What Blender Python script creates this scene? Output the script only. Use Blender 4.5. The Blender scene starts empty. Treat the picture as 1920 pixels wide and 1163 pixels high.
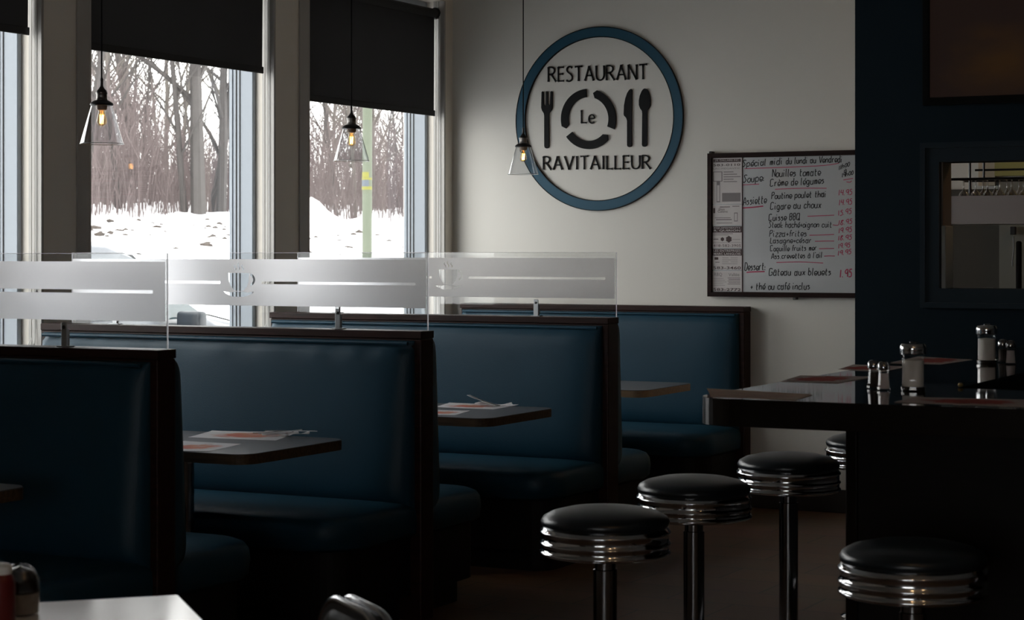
import bpy, bmesh, math, random
from math import sin, cos, pi, radians, sqrt
from mathutils import Vector, Matrix
from mathutils.geometry import tessellate_polygon

# ---------------------------------------------------------------- camera, sky, exposure
scene = bpy.context.scene
COL = scene.collection
EYE = 1.47
YAW = radians(27.35)
FPX = 3750.0
CY, SY = cos(YAW), sin(YAW)
cam_d = bpy.data.cameras.new('camera')
cam = bpy.data.objects.new('camera', cam_d)
COL.objects.link(cam)
cam.location = (0, 0, EYE)
cam.rotation_euler = (pi / 2, 0, YAW)
cam_d.sensor_width = 36
cam_d.lens = 36 * FPX / 1920
cam_d.shift_y = -111.5 / 1920
cam_d.clip_end = 400
cam_d.dof.use_dof = True
cam_d.dof.focus_distance = 10.5
cam_d.dof.aperture_fstop = 9.0
scene.camera = cam

world = bpy.data.worlds.new('overcast_sky')
scene.world = world
world.use_nodes = True
bg = world.node_tree.nodes['Background']
bg.inputs[0].default_value = (1.0, 0.985, 0.965, 1)
bg.inputs[1].default_value = 5.7
scene.view_settings.view_transform = 'Standard'
scene.view_settings.look = 'None'
scene.view_settings.exposure = 0.0
scene.view_settings.gamma = 1.0
scene.view_settings.use_curve_mapping = False
try:
    scene.cycles.use_denoising = True
    scene.cycles.max_bounces = 10
    scene.cycles.diffuse_bounces = 5
    scene.cycles.transparent_max_bounces = 24
    scene.cycles.caustics_reflective = False
    scene.cycles.caustics_refractive = False
    scene.cycles.sample_clamp_indirect = 4.0
except Exception:
    pass
random.seed(7)


# room measures (metres); window wall runs along +Y at X = XW, logo wall at Y = YB
XW, YB, XR, YF, ZC = -6.0, 10.80, 3.0, -4.0, 3.35
YBLUE = 8.65
OPEN = [(9.17 - 1.845 * k, 10.70 - 1.845 * k) for k in range(3)]   # window openings along Y, farthest first
SILL, HEAD = 0.80, 3.0


# ---------------------------------------------------------------- sight-line measuring (turns a photo point into a point on a real plane)
def _ray(px):
    u = (px - 960) / FPX
    return CY * u - SY, SY * u + CY


def atY(px, py, Y):
    rx, ry = _ray(px)
    t = Y / ry
    return Vector((rx * t, Y, EYE - (py - 470) * t / FPX))


def atX(px, py, X):
    rx, ry = _ray(px)
    t = X / rx
    return Vector((X, ry * t, EYE - (py - 470) * t / FPX))


def atZ(px, py, z):
    rx, ry = _ray(px)
    t = (EYE - z) * FPX / (py - 470)
    return Vector((rx * t, ry * t, z))


# ---------------------------------------------------------------- materials
MATS = {}


def nodes_of(name):
    m = bpy.data.materials.new(name)
    m.use_nodes = True
    nt = m.node_tree
    return m, nt, nt.nodes['Principled BSDF']


def mat(name, col, rough=0.5, metal=0.0, noise=0.0, nscale=20.0, bump=0.0, bscale=60.0, coat=0.0, spec=0.5, emit=None, estr=0.0, rvar=0.0):
    if name in MATS:
        return MATS[name]
    m, nt, b = nodes_of(name)
    b.inputs['Base Color'].default_value = (*col, 1)
    b.inputs['Roughness'].default_value = rough
    b.inputs['Metallic'].default_value = metal
    b.inputs['Coat Weight'].default_value = coat
    b.inputs['Coat Roughness'].default_value = 0.08
    b.inputs['Specular IOR Level'].default_value = spec
    if emit:
        b.inputs['Emission Color'].default_value = (*emit, 1)
        b.inputs['Emission Strength'].default_value = estr
    tc = nt.nodes.new('ShaderNodeTexCoord')
    if noise or rvar:
        n = nt.nodes.new('ShaderNodeTexNoise')
        n.inputs['Scale'].default_value = nscale
        n.inputs['Detail'].default_value = 5
        nt.links.new(tc.outputs['Object'], n.inputs['Vector'])
        if noise:
            r = nt.nodes.new('ShaderNodeMapRange')
            r.inputs['To Min'].default_value = 1 - noise
            r.inputs['To Max'].default_value = 1 + noise
            nt.links.new(n.outputs['Fac'], r.inputs['Value'])
            mx = nt.nodes.new('ShaderNodeVectorMath')
            mx.operation = 'SCALE'
            mx.inputs[0].default_value = col
            nt.links.new(r.outputs['Result'], mx.inputs['Scale'])
            nt.links.new(mx.outputs['Vector'], b.inputs['Base Color'])
        if rvar:
            r = nt.nodes.new('ShaderNodeMapRange')
            r.inputs['To Min'].default_value = max(0, rough - rvar)
            r.inputs['To Max'].default_value = rough + rvar
            nt.links.new(n.outputs['Fac'], r.inputs['Value'])
            nt.links.new(r.outputs['Result'], b.inputs['Roughness'])
    if bump:
        n2 = nt.nodes.new('ShaderNodeTexNoise')
        n2.inputs['Scale'].default_value = bscale
        n2.inputs['Detail'].default_value = 4
        nt.links.new(tc.outputs['Object'], n2.inputs['Vector'])
        bp = nt.nodes.new('ShaderNodeBump')
        bp.inputs['Strength'].default_value = bump
        bp.inputs['Distance'].default_value = 0.01
        nt.links.new(n2.outputs['Fac'], bp.inputs['Height'])
        nt.links.new(bp.outputs['Normal'], b.inputs['Normal'])
    MATS[name] = m
    return m


def thin_glass(name, tint=(0.96, 0.98, 0.98), ior=1.45, boost=1.0):
    m, nt, b = nodes_of(name)
    nt.nodes.remove(b)
    out = nt.nodes['Material Output']
    t = nt.nodes.new('ShaderNodeBsdfTransparent')
    t.inputs[0].default_value = (*tint, 1)
    g = nt.nodes.new('ShaderNodeBsdfGlossy')
    g.inputs['Roughness'].default_value = 0.02
    f = nt.nodes.new('ShaderNodeFresnel')
    # the same fresnel from either side: these sheets are seen through, not into
    ge = nt.nodes.new('ShaderNodeNewGeometry')
    io = nt.nodes.new('ShaderNodeMapRange')
    io.inputs['To Min'].default_value = ior
    io.inputs['To Max'].default_value = 1 / ior
    nt.links.new(ge.outputs['Backfacing'], io.inputs['Value'])
    nt.links.new(io.outputs['Result'], f.inputs['IOR'])
    mu = nt.nodes.new('ShaderNodeMath')
    mu.operation = 'MULTIPLY'
    mu.use_clamp = True
    mu.inputs[1].default_value = boost
    mx = nt.nodes.new('ShaderNodeMixShader')
    nt.links.new(f.outputs[0], mu.inputs[0])
    nt.links.new(mu.outputs[0], mx.inputs[0])
    nt.links.new(t.outputs[0], mx.inputs[1])
    nt.links.new(g.outputs[0], mx.inputs[2])
    nt.links.new(mx.outputs[0], out.inputs[0])
    MATS[name] = m
    return m


def frosted(name):
    m, nt, b = nodes_of(name)
    nt.nodes.remove(b)
    out = nt.nodes['Material Output']
    d = nt.nodes.new('ShaderNodeBsdfDiffuse')
    d.inputs[0].default_value = (0.95, 0.93, 0.95, 1)
    t = nt.nodes.new('ShaderNodeBsdfTranslucent')
    t.inputs[0].default_value = (0.95, 0.93, 0.95, 1)
    q = nt.nodes.new('ShaderNodeBsdfRefraction')
    q.inputs['Color'].default_value = (0.95, 0.94, 0.96, 1)
    q.inputs['Roughness'].default_value = 0.65
    q.inputs['IOR'].default_value = 1.25
    m1 = nt.nodes.new('ShaderNodeMixShader')
    m1.inputs[0].default_value = 0.6
    nt.links.new(d.outputs[0], m1.inputs[1])
    nt.links.new(t.outputs[0], m1.inputs[2])
    mx = nt.nodes.new('ShaderNodeMixShader')
    mx.inputs[0].default_value = 0.62
    nt.links.new(m1.outputs[0], mx.inputs[1])
    nt.links.new(q.outputs[0], mx.inputs[2])
    nt.links.new(mx.outputs[0], out.inputs[0])
    return m


def wood(name, c1, c2, rough=0.4, scale=6.0, stretch=(1, 12, 12), spec=0.5):
    m, nt, b = nodes_of(name)
    tc = nt.nodes.new('ShaderNodeTexCoord')
    mp = nt.nodes.new('ShaderNodeMapping')
    mp.inputs['Scale'].default_value = stretch
    n = nt.nodes.new('ShaderNodeTexNoise')
    n.inputs['Scale'].default_value = scale
    n.inputs['Detail'].default_value = 6
    r = nt.nodes.new('ShaderNodeValToRGB')
    r.color_ramp.elements[0].color = (*c1, 1)
    r.color_ramp.elements[1].color = (*c2, 1)
    r.color_ramp.elements[0].position = 0.35
    r.color_ramp.elements[1].position = 0.65
    nt.links.new(tc.outputs['Object'], mp.inputs[0])
    nt.links.new(mp.outputs[0], n.inputs['Vector'])
    nt.links.new(n.outputs['Fac'], r.inputs[0])
    nt.links.new(r.outputs[0], b.inputs['Base Color'])
    b.inputs['Roughness'].default_value = rough
    b.inputs['Specular IOR Level'].default_value = spec
    return m


def floor_mat():
    m, nt, b = nodes_of('floor_tiles')
    tc = nt.nodes.new('ShaderNodeTexCoord')
    br = nt.nodes.new('ShaderNodeTexBrick')
    br.offset = 0.5
    br.inputs['Color1'].default_value = (0.17, 0.090, 0.048, 1)
    br.inputs['Color2'].default_value = (0.135, 0.072, 0.040, 1)
    br.inputs['Mortar'].default_value = (0.05, 0.04, 0.032, 1)
    br.inputs['Scale'].default_value = 1.0
    br.inputs['Mortar Size'].default_value = 0.004
    br.inputs['Brick Width'].default_value = 0.6
    br.inputs['Row Height'].default_value = 0.3
    nt.links.new(tc.outputs['Object'], br.inputs['Vector'])
    n = nt.nodes.new('ShaderNodeTexNoise')
    n.inputs['Scale'].default_value = 2.5
    n.inputs['Detail'].default_value = 6
    nt.links.new(tc.outputs['Object'], n.inputs['Vector'])
    mx = nt.nodes.new('ShaderNodeMixRGB')
    mx.blend_type = 'MULTIPLY'
    mx.inputs[0].default_value = 0.5
    nt.links.new(br.outputs['Color'], mx.inputs[1])
    nt.links.new(n.outputs['Color'], mx.inputs[2])
    nt.links.new(mx.outputs[0], b.inputs['Base Color'])
    b.inputs['Roughness'].default_value = 0.5
    return m


def print_mat(name, inks, paper=(0.92, 0.91, 0.93), lo=0.40, hi=0.55):
    """paper with a printed picture in its middle and lines of print round it"""
    m, nt, b = nodes_of(name)
    tc = nt.nodes.new('ShaderNodeTexCoord')
    sp = nt.nodes.new('ShaderNodeSeparateXYZ')
    nt.links.new(tc.outputs['Generated'], sp.inputs[0])
    n = nt.nodes.new('ShaderNodeTexNoise')
    n.inputs['Scale'].default_value = 4.0
    n.inputs['Detail'].default_value = 4
    cb = nt.nodes.new('ShaderNodeCombineXYZ')
    cb.inputs[2].default_value = 0.5
    nt.links.new(sp.outputs[0], cb.inputs[0])
    nt.links.new(sp.outputs[1], cb.inputs[1])
    nt.links.new(cb.outputs[0], n.inputs['Vector'])
    r = nt.nodes.new('ShaderNodeValToRGB')
    cr = r.color_ramp
    cr.elements[0].position = 0.3
    cr.elements[0].color = (*inks[0], 1)
    cr.elements[1].position = 0.7
    cr.elements[1].color = (*inks[1], 1)
    e = cr.elements.new(0.5)
    e.color = (*inks[2], 1)
    nt.links.new(n.outputs['Fac'], r.inputs[0])
    # mask: distance from the middle, broken by noise
    vm = nt.nodes.new('ShaderNodeVectorMath')
    vm.operation = 'DISTANCE'
    vm.inputs[1].default_value = (0.5, 0.5, 0.5)
    nt.links.new(cb.outputs[0], vm.inputs[0])
    n2 = nt.nodes.new('ShaderNodeTexNoise')
    n2.inputs['Scale'].default_value = 9.0
    nt.links.new(cb.outputs[0], n2.inputs['Vector'])
    ad = nt.nodes.new('ShaderNodeMath')
    ad.operation = 'MULTIPLY_ADD'
    ad.inputs[1].default_value = 0.45
    nt.links.new(n2.outputs['Fac'], ad.inputs[0])
    nt.links.new(vm.outputs['Value'], ad.inputs[2])
    mr = nt.nodes.new('ShaderNodeMapRange')
    mr.inputs['From Min'].default_value = lo
    mr.inputs['From Max'].default_value = hi
    mr.inputs['To Min'].default_value = 1
    mr.inputs['To Max'].default_value = 0
    nt.links.new(ad.outputs[0], mr.inputs['Value'])
    mx = nt.nodes.new('ShaderNodeMixRGB')
    mx.inputs[1].default_value = (*paper, 1)
    nt.links.new(mr.outputs['Result'], mx.inputs[0])
    nt.links.new(r.outputs[0], mx.inputs[2])
    nt.links.new(mx.outputs[0], b.inputs['Base Color'])
    b.inputs['Roughness'].default_value = 0.6
    return m


M_wall = mat('wall_paint', (0.67, 0.65, 0.60), 0.7, bump=0.03, bscale=180, noise=0.015, nscale=3)
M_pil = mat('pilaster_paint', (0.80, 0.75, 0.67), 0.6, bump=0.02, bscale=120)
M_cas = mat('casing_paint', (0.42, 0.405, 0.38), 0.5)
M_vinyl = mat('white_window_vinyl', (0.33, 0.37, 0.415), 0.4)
M_gasket = mat('black_gasket', (0.01, 0.01, 0.011), 0.5)
M_ceil = mat('ceiling_paint', (0.42, 0.41, 0.39), 0.8)
M_dark = mat('rear_wall_paint', (0.16, 0.155, 0.15), 0.8)
M_blue = mat('navy_wall_paint', (0.0035, 0.0125, 0.0205), 0.7, spec=0.15)
M_bluetrim = mat('navy_trim_paint', (0.0045, 0.015, 0.024), 0.45, spec=0.3)
M_base = mat('dark_baseboard', (0.025, 0.02, 0.018), 0.5)
M_floor = floor_mat()
M_glass = thin_glass('window_glass', (0.97, 0.98, 0.98))
M_panel = thin_glass('acrylic_sheet', (0.95, 0.955, 0.955), 1.5, 1.2)
M_edge = mat('acrylic_edge', (0.62, 0.68, 0.68), 0.2)
M_shade = thin_glass('lamp_glass', (0.93, 0.94, 0.95), 1.5, 2.2)
M_frost = frosted('frosted_film')
M_blind = mat('black_blind_fabric', (0.030, 0.029, 0.029), 0.8, noise=0.1, nscale=300)
M_blindhem = mat('blind_hem', (0.016, 0.016, 0.016), 0.7)
M_black = mat('black_plastic', (0.012, 0.012, 0.013), 0.4)
M_cord = mat('black_cord', (0.004, 0.004, 0.004), 0.8, spec=0.1)
M_white = mat('white_plastic', (0.7, 0.7, 0.68), 0.4)
M_leather = mat('blue_leatherette', (0.0080, 0.039, 0.065), 0.40, bump=0.12, bscale=260, noise=0.08, nscale=6, spec=0.22)
M_wenge = wood('dark_walnut', (0.014, 0.0055, 0.0042), (0.028, 0.0105, 0.008), 0.42, spec=0.15)
M_kick = mat('dark_laminate', (0.006, 0.0045, 0.004), 0.6, spec=0.2)
M_stoolv = mat('black_vinyl', (0.007, 0.011, 0.015), 0.30, bump=0.05, bscale=200)
M_chrome = mat('chrome', (0.62, 0.63, 0.65), 0.10, 1.0, rvar=0.04, nscale=30)
M_chrome_d = mat('dark_chrome', (0.30, 0.30, 0.31), 0.14, 1.0)
M_steel = mat('brushed_steel', (0.35, 0.36, 0.37), 0.35, 1.0)
M_laminate = mat('grey_laminate', (0.055, 0.060, 0.070), 0.34, noise=0.15, nscale=60)
M_edgeband = wood('table_edge_band', (0.055, 0.032, 0.018), (0.10, 0.062, 0.036), 0.5, spec=0.2)
M_edgelight = wood('pale_table_edge_band', (0.30, 0.19, 0.105), (0.40, 0.26, 0.15), 0.5)
M_counter = mat('black_counter_laminate', (0.016, 0.014, 0.014), 0.045, noise=0.2, nscale=40, rvar=0.01, spec=0.9)
M_counteredge = mat('counter_edge', (0.007, 0.005, 0.004), 0.22, spec=0.35)
M_cbase = wood('counter_base_wood', (0.003, 0.002, 0.0018), (0.006, 0.004, 0.003), 0.5, spec=0.15)
M_ink = mat('black_marker', (0.012, 0.012, 0.013), 0.7)
M_pink = mat('pink_marker', (0.42, 0.04, 0.10), 0.7)
M_board = mat('whiteboard_surface', (0.46, 0.475, 0.485), 0.12, spec=0.6)
M_frame = wood('mahogany_frame', (0.010, 0.004, 0.0035), (0.020, 0.0075, 0.006), 0.5, spec=0.12)
M_card = mat('printed_card', (0.60, 0.56, 0.55), 0.6, noise=0.04, nscale=30)
M_print = mat('brown_print', (0.07, 0.045, 0.045), 0.7)
M_greyprint = mat('grey_print', (0.22, 0.20, 0.20), 0.7)
M_sign = mat('black_sign', (0.006, 0.0065, 0.007), 0.6, spec=0.15)
M_ring = mat('blue_sign', (0.012, 0.070, 0.115), 0.5, spec=0.3)
M_snow = mat('snow', (0.90, 0.91, 0.93), 0.9, noise=0.04, nscale=0.6, bump=0.3, bscale=2)
M_lot = mat('packed_snow_lot', (0.50, 0.51, 0.53), 0.8, noise=0.25, nscale=1.2)
M_bark = mat('grey_bark', (0.048, 0.043, 0.041), 0.9, noise=0.25, nscale=5)
M_bark2 = mat('pale_bark', (0.098, 0.088, 0.077), 0.9, noise=0.2, nscale=5)
M_brush = mat('reddish_brush', (0.115, 0.090, 0.088), 0.9, noise=0.2, nscale=2)
M_clod = mat('dirt_and_dead_grass', (0.045, 0.036, 0.030), 0.95, noise=0.3, nscale=4)
M_pole = mat('pale_green_pole', (0.088, 0.103, 0.072), 0.8, noise=0.12, nscale=8)
M_yellow = mat('yellow_notice', (0.15, 0.145, 0.015), 0.6)
M_bluegrey = mat('blue_grey_notice', (0.06, 0.075, 0.095), 0.6)
M_car = mat('blue_grey_car_paint', (0.045, 0.057, 0.075), 0.30, coat=0.15)
M_carglass = mat('dark_car_glass', (0.03, 0.05, 0.055), 0.05, spec=1.0)
M_rubber = mat('black_rubber', (0.02, 0.02, 0.02), 0.8)
M_paper = print_mat('placemat_print', ((0.80, 0.20, 0.18), (0.82, 0.48, 0.46), (0.78, 0.34, 0.20)))
M_paper2 = print_mat('tan_placemat_print', ((0.72, 0.50, 0.36), (0.78, 0.60, 0.40), (0.62, 0.40, 0.30)), (0.72, 0.58, 0.46), 0.6, 0.8)
M_paper3 = print_mat('red_placemat_print', ((0.60, 0.07, 0.04), (0.55, 0.16, 0.10), (0.50, 0.05, 0.03)), (0.66, 0.55, 0.50), 0.50, 0.62)
M_napkin = mat('white_napkin', (0.78, 0.78, 0.80), 0.8, bump=0.2, bscale=90)
M_sugar = mat('white_sugar', (0.78, 0.74, 0.70), 0.9)
M_salt = mat('pale_pink_salt', (0.62, 0.54, 0.54), 0.9)
M_pepper = mat('ground_pepper', (0.05, 0.04, 0.035), 0.9)
M_jarglass = thin_glass('shaker_glass', (0.96, 0.96, 0.95), 1.5, 1.6)
M_wineglass = thin_glass('wine_glass', (0.80, 0.79, 0.76), 1.5, 5.0)
M_copper = mat('antique_brass', (0.12, 0.09, 0.06), 0.3, 1.0)
M_socket = mat('aged_pewter', (0.20, 0.19, 0.18), 0.35, 1.0)
M_porcelain = mat('bakelite_collar', (0.33, 0.24, 0.17), 0.4)
M_fil = mat('glowing_filament', (1, 0.6, 0.2), 0.5, emit=(1.0, 0.50, 0.13), estr=22)
M_bulb = thin_glass('amber_bulb_glass', (1.0, 0.86, 0.62), 1.45, 1.5)
M_tabletop = mat('white_laminate', (0.80, 0.79, 0.80), 0.13)
M_red = mat('red_squeeze_plastic', (0.10, 0.003, 0.003), 0.35)
M_jam = mat('dark_jar_contents', (0.015, 0.006, 0.004), 0.25, coat=0.5)
M_beige = mat('beige_service_wall', (0.48, 0.40, 0.30), 0.8)
M_greyserv = mat('grey_service_panel', (0.055, 0.050, 0.040), 0.8)
M_fascia = mat('white_shelf_fascia', (0.66, 0.58, 0.56), 0.6)
M_olive = mat('olive_service_wall', (0.30, 0.28, 0.10), 0.8)


# ---------------------------------------------------------------- mesh helpers
def new():
    return bmesh.new()


def box(bm, x0, x1, y0, y1, z0, z1, bev=0.0, seg=2, mtx=None):
    r = bmesh.ops.create_cube(bm, size=1.0)
    vs = r['verts']
    for v in vs:
        v.co = Vector(((x0 + x1) / 2 + v.co.x * (x1 - x0), (y0 + y1) / 2 + v.co.y * (y1 - y0), (z0 + z1) / 2 + v.co.z * (z1 - z0)))
    if bev > 0:
        es = list({e for v in vs for e in v.link_edges})
        g = bmesh.ops.bevel(bm, geom=es, offset=bev, segments=seg, affect='EDGES', profile=0.5)
        vs = list({v for f in g['faces'] for v in f.verts} | {v for v in vs if v.is_valid})
    if mtx:
        for v in vs:
            if v.is_valid:
                v.co = mtx @ v.co
    return vs


def lathe(bm, prof, c=(0, 0, 0), n=32, mtx=None, cap=True):
    """prof: [(r, z)...] from bottom to top"""
    rings = []
    for r, z in prof:
        ring = []
        for i in range(n):
            a = 2 * pi * i / n
            p = Vector((c[0] + r * cos(a), c[1] + r * sin(a), c[2] + z))
            if mtx:
                p = mtx @ p
            ring.append(bm.verts.new(p))
        rings.append(ring)
    for a, b in zip(rings, rings[1:]):
        for i in range(n):
            j = (i + 1) % n
            bm.faces.new((a[i], a[j], b[j], b[i]))
    if cap:
        if prof[0][0] > 1e-5:
            bm.faces.new(list(reversed(rings[0])))
        if prof[-1][0] > 1e-5:
            bm.faces.new(rings[-1])


def tube(bm, pts, r, n=8, cap=True):
    """round tube along a polyline; r a number or one per point"""
    pts = [Vector(p) for p in pts]
    rs = r if isinstance(r, (list, tuple)) else [r] * len(pts)
    rings = []
    up = Vector((0, 0, 1))
    d0 = (pts[1] - pts[0]).normalized()
    if abs(d0.dot(up)) > 0.95:
        up = Vector((1, 0, 0))
    a = d0.cross(up).normalized()
    for i, p in enumerate(pts):
        if i == 0:
            d = pts[1] - pts[0]
        elif i == len(pts) - 1:
            d = pts[-1] - pts[-2]
        else:
            d = (pts[i + 1] - pts[i]).normalized() + (pts[i] - pts[i - 1]).normalized()
        if d.length < 1e-9:
            d = pts[min(i + 1, len(pts) - 1)] - pts[max(i - 1, 0)]
        d.normalize()
        a = (a - d * a.dot(d))
        if a.length < 1e-6:
            a = d.orthogonal()
        a.normalize()
        b = d.cross(a)
        rings.append([bm.verts.new(p + (a * cos(2 * pi * k / n) + b * sin(2 * pi * k / n)) * rs[i]) for k in range(n)])
    for A, B in zip(rings, rings[1:]):
        for k in range(n):
            j = (k + 1) % n
            bm.faces.new((A[k], A[j], B[j], B[k]))
    if cap:
        bm.faces.new(list(reversed(rings[0])))
        bm.faces.new(rings[-1])


def prism(bm, poly, z0, z1, F=None, holes=()):
    """poly: outline [(x, y)], holes likewise; F maps (x, y, z) to space"""
    F = F or (lambda x, y, z: Vector((x, y, z)))
    loops = [list(poly)] + [list(h) for h in holes]
    flat = [p for lp in loops for p in lp]
    tris = tessellate_polygon([[Vector((p[0], p[1], 0)) for p in lp] for lp in loops])
    bot = [bm.verts.new(F(p[0], p[1], z0)) for p in flat]
    top = [bm.verts.new(F(p[0], p[1], z1)) for p in flat] if z1 != z0 else None
    for t in tris:
        for vs in ((bot, top) if top else (bot,)):
            try:
                bm.faces.new([vs[i] for i in t])
            except ValueError:
                pass
    if top:
        k = 0
        for lp in loops:
            n = len(lp)
            for i in range(n):
                j = (i + 1) % n
                try:
                    bm.faces.new((bot[k + i], bot[k + j], top[k + j], top[k + i]))
                except ValueError:
                    pass
            k += n


def round_poly(x0, x1, y0, y1, r, n=6, corners=(1, 1, 1, 1)):
    """rounded rectangle outline; corners: (x0y0, x1y0, x1y1, x0y1) flags"""
    out = []
    cs = [(x0, y0, pi, corners[0]), (x1, y0, 1.5 * pi, corners[1]), (x1, y1, 0, corners[2]), (x0, y1, 0.5 * pi, corners[3])]
    for cx, cy, a0, fl in cs:
        if not fl:
            out.append((cx, cy))
            continue
        rr = r * fl
        ox = cx + rr if cx == x0 else cx - rr
        oy = cy + rr if cy == y0 else cy - rr
        for i in range(n + 1):
            a = a0 + 0.5 * pi * i / n
            out.append((ox + rr * cos(a), oy + rr * sin(a)))
    return out


def smooth_pts(pts, k=5):
    if len(pts) < 3:
        return list(pts)
    P = [pts[0]] + list(pts) + [pts[-1]]
    out = []
    for i in range(1, len(P) - 2):
        p0, p1, p2, p3 = P[i - 1], P[i], P[i + 1], P[i + 2]
        for j in range(k):
            t = j / k
            out.append(tuple(0.5 * ((2 * p1[q]) + (-p0[q] + p2[q]) * t + (2 * p0[q] - 5 * p1[q] + 4 * p2[q] - p3[q]) * t * t + (-p0[q] + 3 * p1[q] - 3 * p2[q] + p3[q]) * t ** 3) for q in range(len(p1))))
    out.append(tuple(pts[-1]))
    return out


def ribbon(bm, pts, w, F, depth=0.0, flare=0.0, base=0.0):
    """flat pen stroke of width w along 2-D pts; F maps (s, t, out) to space; depth makes it solid"""
    n = len(pts)
    L, R = [], []
    for i in range(n):
        a = pts[max(i - 1, 0)]
        b = pts[min(i + 1, n - 1)]
        dx, dy = b[0] - a[0], b[1] - a[1]
        l = sqrt(dx * dx + dy * dy) or 1e-9
        ww = w / 2
        if flare:
            t = abs(2 * i / (n - 1) - 1)
            ww *= 1 + flare * t ** 5
        nx, ny = -dy / l * ww, dx / l * ww
        L.append((pts[i][0] + nx, pts[i][1] + ny))
        R.append((pts[i][0] - nx, pts[i][1] - ny))
    def strip(off):
        return [bm.verts.new(F(p[0], p[1], off)) for p in L], [bm.verts.new(F(p[0], p[1], off)) for p in R]
    l1, r1 = strip(base + depth)
    for i in range(n - 1):
        bm.faces.new((l1[i], l1[i + 1], r1[i + 1], r1[i]))
    if depth:
        l0, r0 = strip(base)
        for i in range(n - 1):
            bm.faces.new((l0[i], l0[i + 1], l1[i + 1], l1[i]))
            bm.faces.new((r0[i + 1], r0[i], r1[i], r1[i + 1]))
        bm.faces.new((l0[0], l1[0], r1[0], r0[0]))
        bm.faces.new((l0[-1], r0[-1], r1[-1], l1[-1]))


def obj(name, bm, m, parent=None, loc=(0, 0, 0), smooth=False, rot=(0, 0, 0), angle=40):
    bmesh.ops.recalc_face_normals(bm, faces=bm.faces[:])
    me = bpy.data.meshes.new(name)
    bm.to_mesh(me)
    bm.free()
    me.materials.append(m)
    if smooth:
        for p in me.polygons:
            p.use_smooth = True
        try:
            me.set_sharp_from_angle(angle=radians(angle))
        except Exception:
            pass
    o = bpy.data.objects.new(name, me)
    COL.objects.link(o)
    o.location = loc
    o.rotation_euler = rot
    if parent:
        o.parent = parent
    return o


def tag(o, label=None, cat=None, group=None, kind=None):
    if label:
        o['label'] = label
    if cat:
        o['category'] = cat
    if group:
        o['group'] = group
    if kind:
        o['kind'] = kind
    return o


def thing(name, loc, label, cat, group=None, rz=0.0):
    o = bpy.data.objects.new(name, None)
    o.empty_display_size = 0.1
    COL.objects.link(o)
    o.location = loc
    o.rotation_euler = (0, 0, rz)
    return tag(o, label, cat, group)


def struct(name, bm, m, parent=None, **k):
    o = obj(name, bm, m, parent, **k)
    if not parent:
        o['kind'] = 'structure'
    return o


ALL_CH = {}


def kids(o):
    return [c for c in list(COL.objects) if c.parent is o]


def dup(root, loc, label, rz=None, group=None, scale=None):
    """a copy of a thing with copies of its parts and sub-parts"""
    r = root.copy()
    COL.objects.link(r)
    r.location = loc
    if rz is not None:
        r.rotation_euler = (0, 0, rz)
    if scale is not None:
        r.scale = (scale,) * 3
    r['label'] = label
    if group:
        r['group'] = group
    for ch in kids(root):
        c = ch.copy()
        COL.objects.link(c)
        c.parent = r
        for g in kids(ch):
            d = g.copy()
            COL.objects.link(d)
            d.parent = c
    return r


def printed(bm, text, F, x0, x1, y0, y1, bold=0.0):
    """printed letters fitted into the box x0..x1, y0..y1 of the plane F(s, t, out)"""
    cu = bpy.data.curves.new('print', 'FONT')
    cu.body = text
    cu.size = 1
    cu.offset = bold
    cu.resolution_u = 2
    ob = bpy.data.objects.new('print', cu)
    COL.objects.link(ob)
    dg = bpy.context.evaluated_depsgraph_get()
    me = ob.evaluated_get(dg).to_mesh()
    vs = [v.co.copy() for v in me.vertices]
    fs = [list(p.vertices) for p in me.polygons]
    ob.evaluated_get(dg).to_mesh_clear()
    bpy.data.objects.remove(ob)
    bpy.data.curves.remove(cu)
    if not vs:
        return
    ax, bx = min(v.x for v in vs), max(v.x for v in vs)
    ay, by = min(v.y for v in vs), max(v.y for v in vs)
    nv = [bm.verts.new(F(x0 + (v.x - ax) / (bx - ax) * (x1 - x0), y0 + (v.y - ay) / (by - ay) * (y1 - y0), 0.0012)) for v in vs]
    for f in fs:
        try:
            bm.faces.new([nv[i] for i in f])
        except ValueError:
            pass


# ================================================================= THE ROOM
bm = new()
box(bm, XW - 0.35, XR, YF, YB + 0.2, -0.1, 0)
struct('floor', bm, M_floor)
bm = new()
box(bm, XW - 0.35, XR + 0.2, YF - 0.2, YB + 0.2, ZC, ZC + 0.1)
struct('ceiling', bm, M_ceil)
bm = new()
box(bm, XW - 0.35, XR + 0.2, YB, YB + 0.2, 0, ZC)
struct('wall_back', bm, M_wall)
bm = new()
box(bm, XR, XR + 0.2, YF, YB, 0, ZC)
struct('wall_right', bm, M_dark)
# wall behind the photographer with one shop window
bm = new()
box(bm, XW - 0.35, -1.3, YF - 0.2, YF, 0, ZC)
box(bm, 1.3, XR + 0.2, YF - 0.2, YF, 0, ZC)
box(bm, -1.3, 1.3, YF - 0.2, YF, 0, 0.7)
box(bm, -1.3, 1.3, YF - 0.2, YF, 2.3, ZC)
struct('wall_front', bm, M_dark)
wf = bpy.data.objects.new('window_4', None)
COL.objects.link(wf)
wf['kind'] = 'structure'
bm = new()
for a, b in ((-1.3, -1.24), (-0.03, 0.03), (1.24, 1.3)):
    box(bm, a, b, YF - 0.16, YF - 0.06, 0.7, 2.3)
box(bm, -1.3, 1.3, YF - 0.16, YF - 0.06, 0.7, 0.76)
box(bm, -1.3, 1.3, YF - 0.16, YF - 0.06, 2.24, 2.3)
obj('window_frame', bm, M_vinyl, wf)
bm = new()
box(bm, -1.24, 1.24, YF - 0.115, YF - 0.109, 0.76, 2.24)
obj('pane', bm, M_glass, wf)

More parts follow.
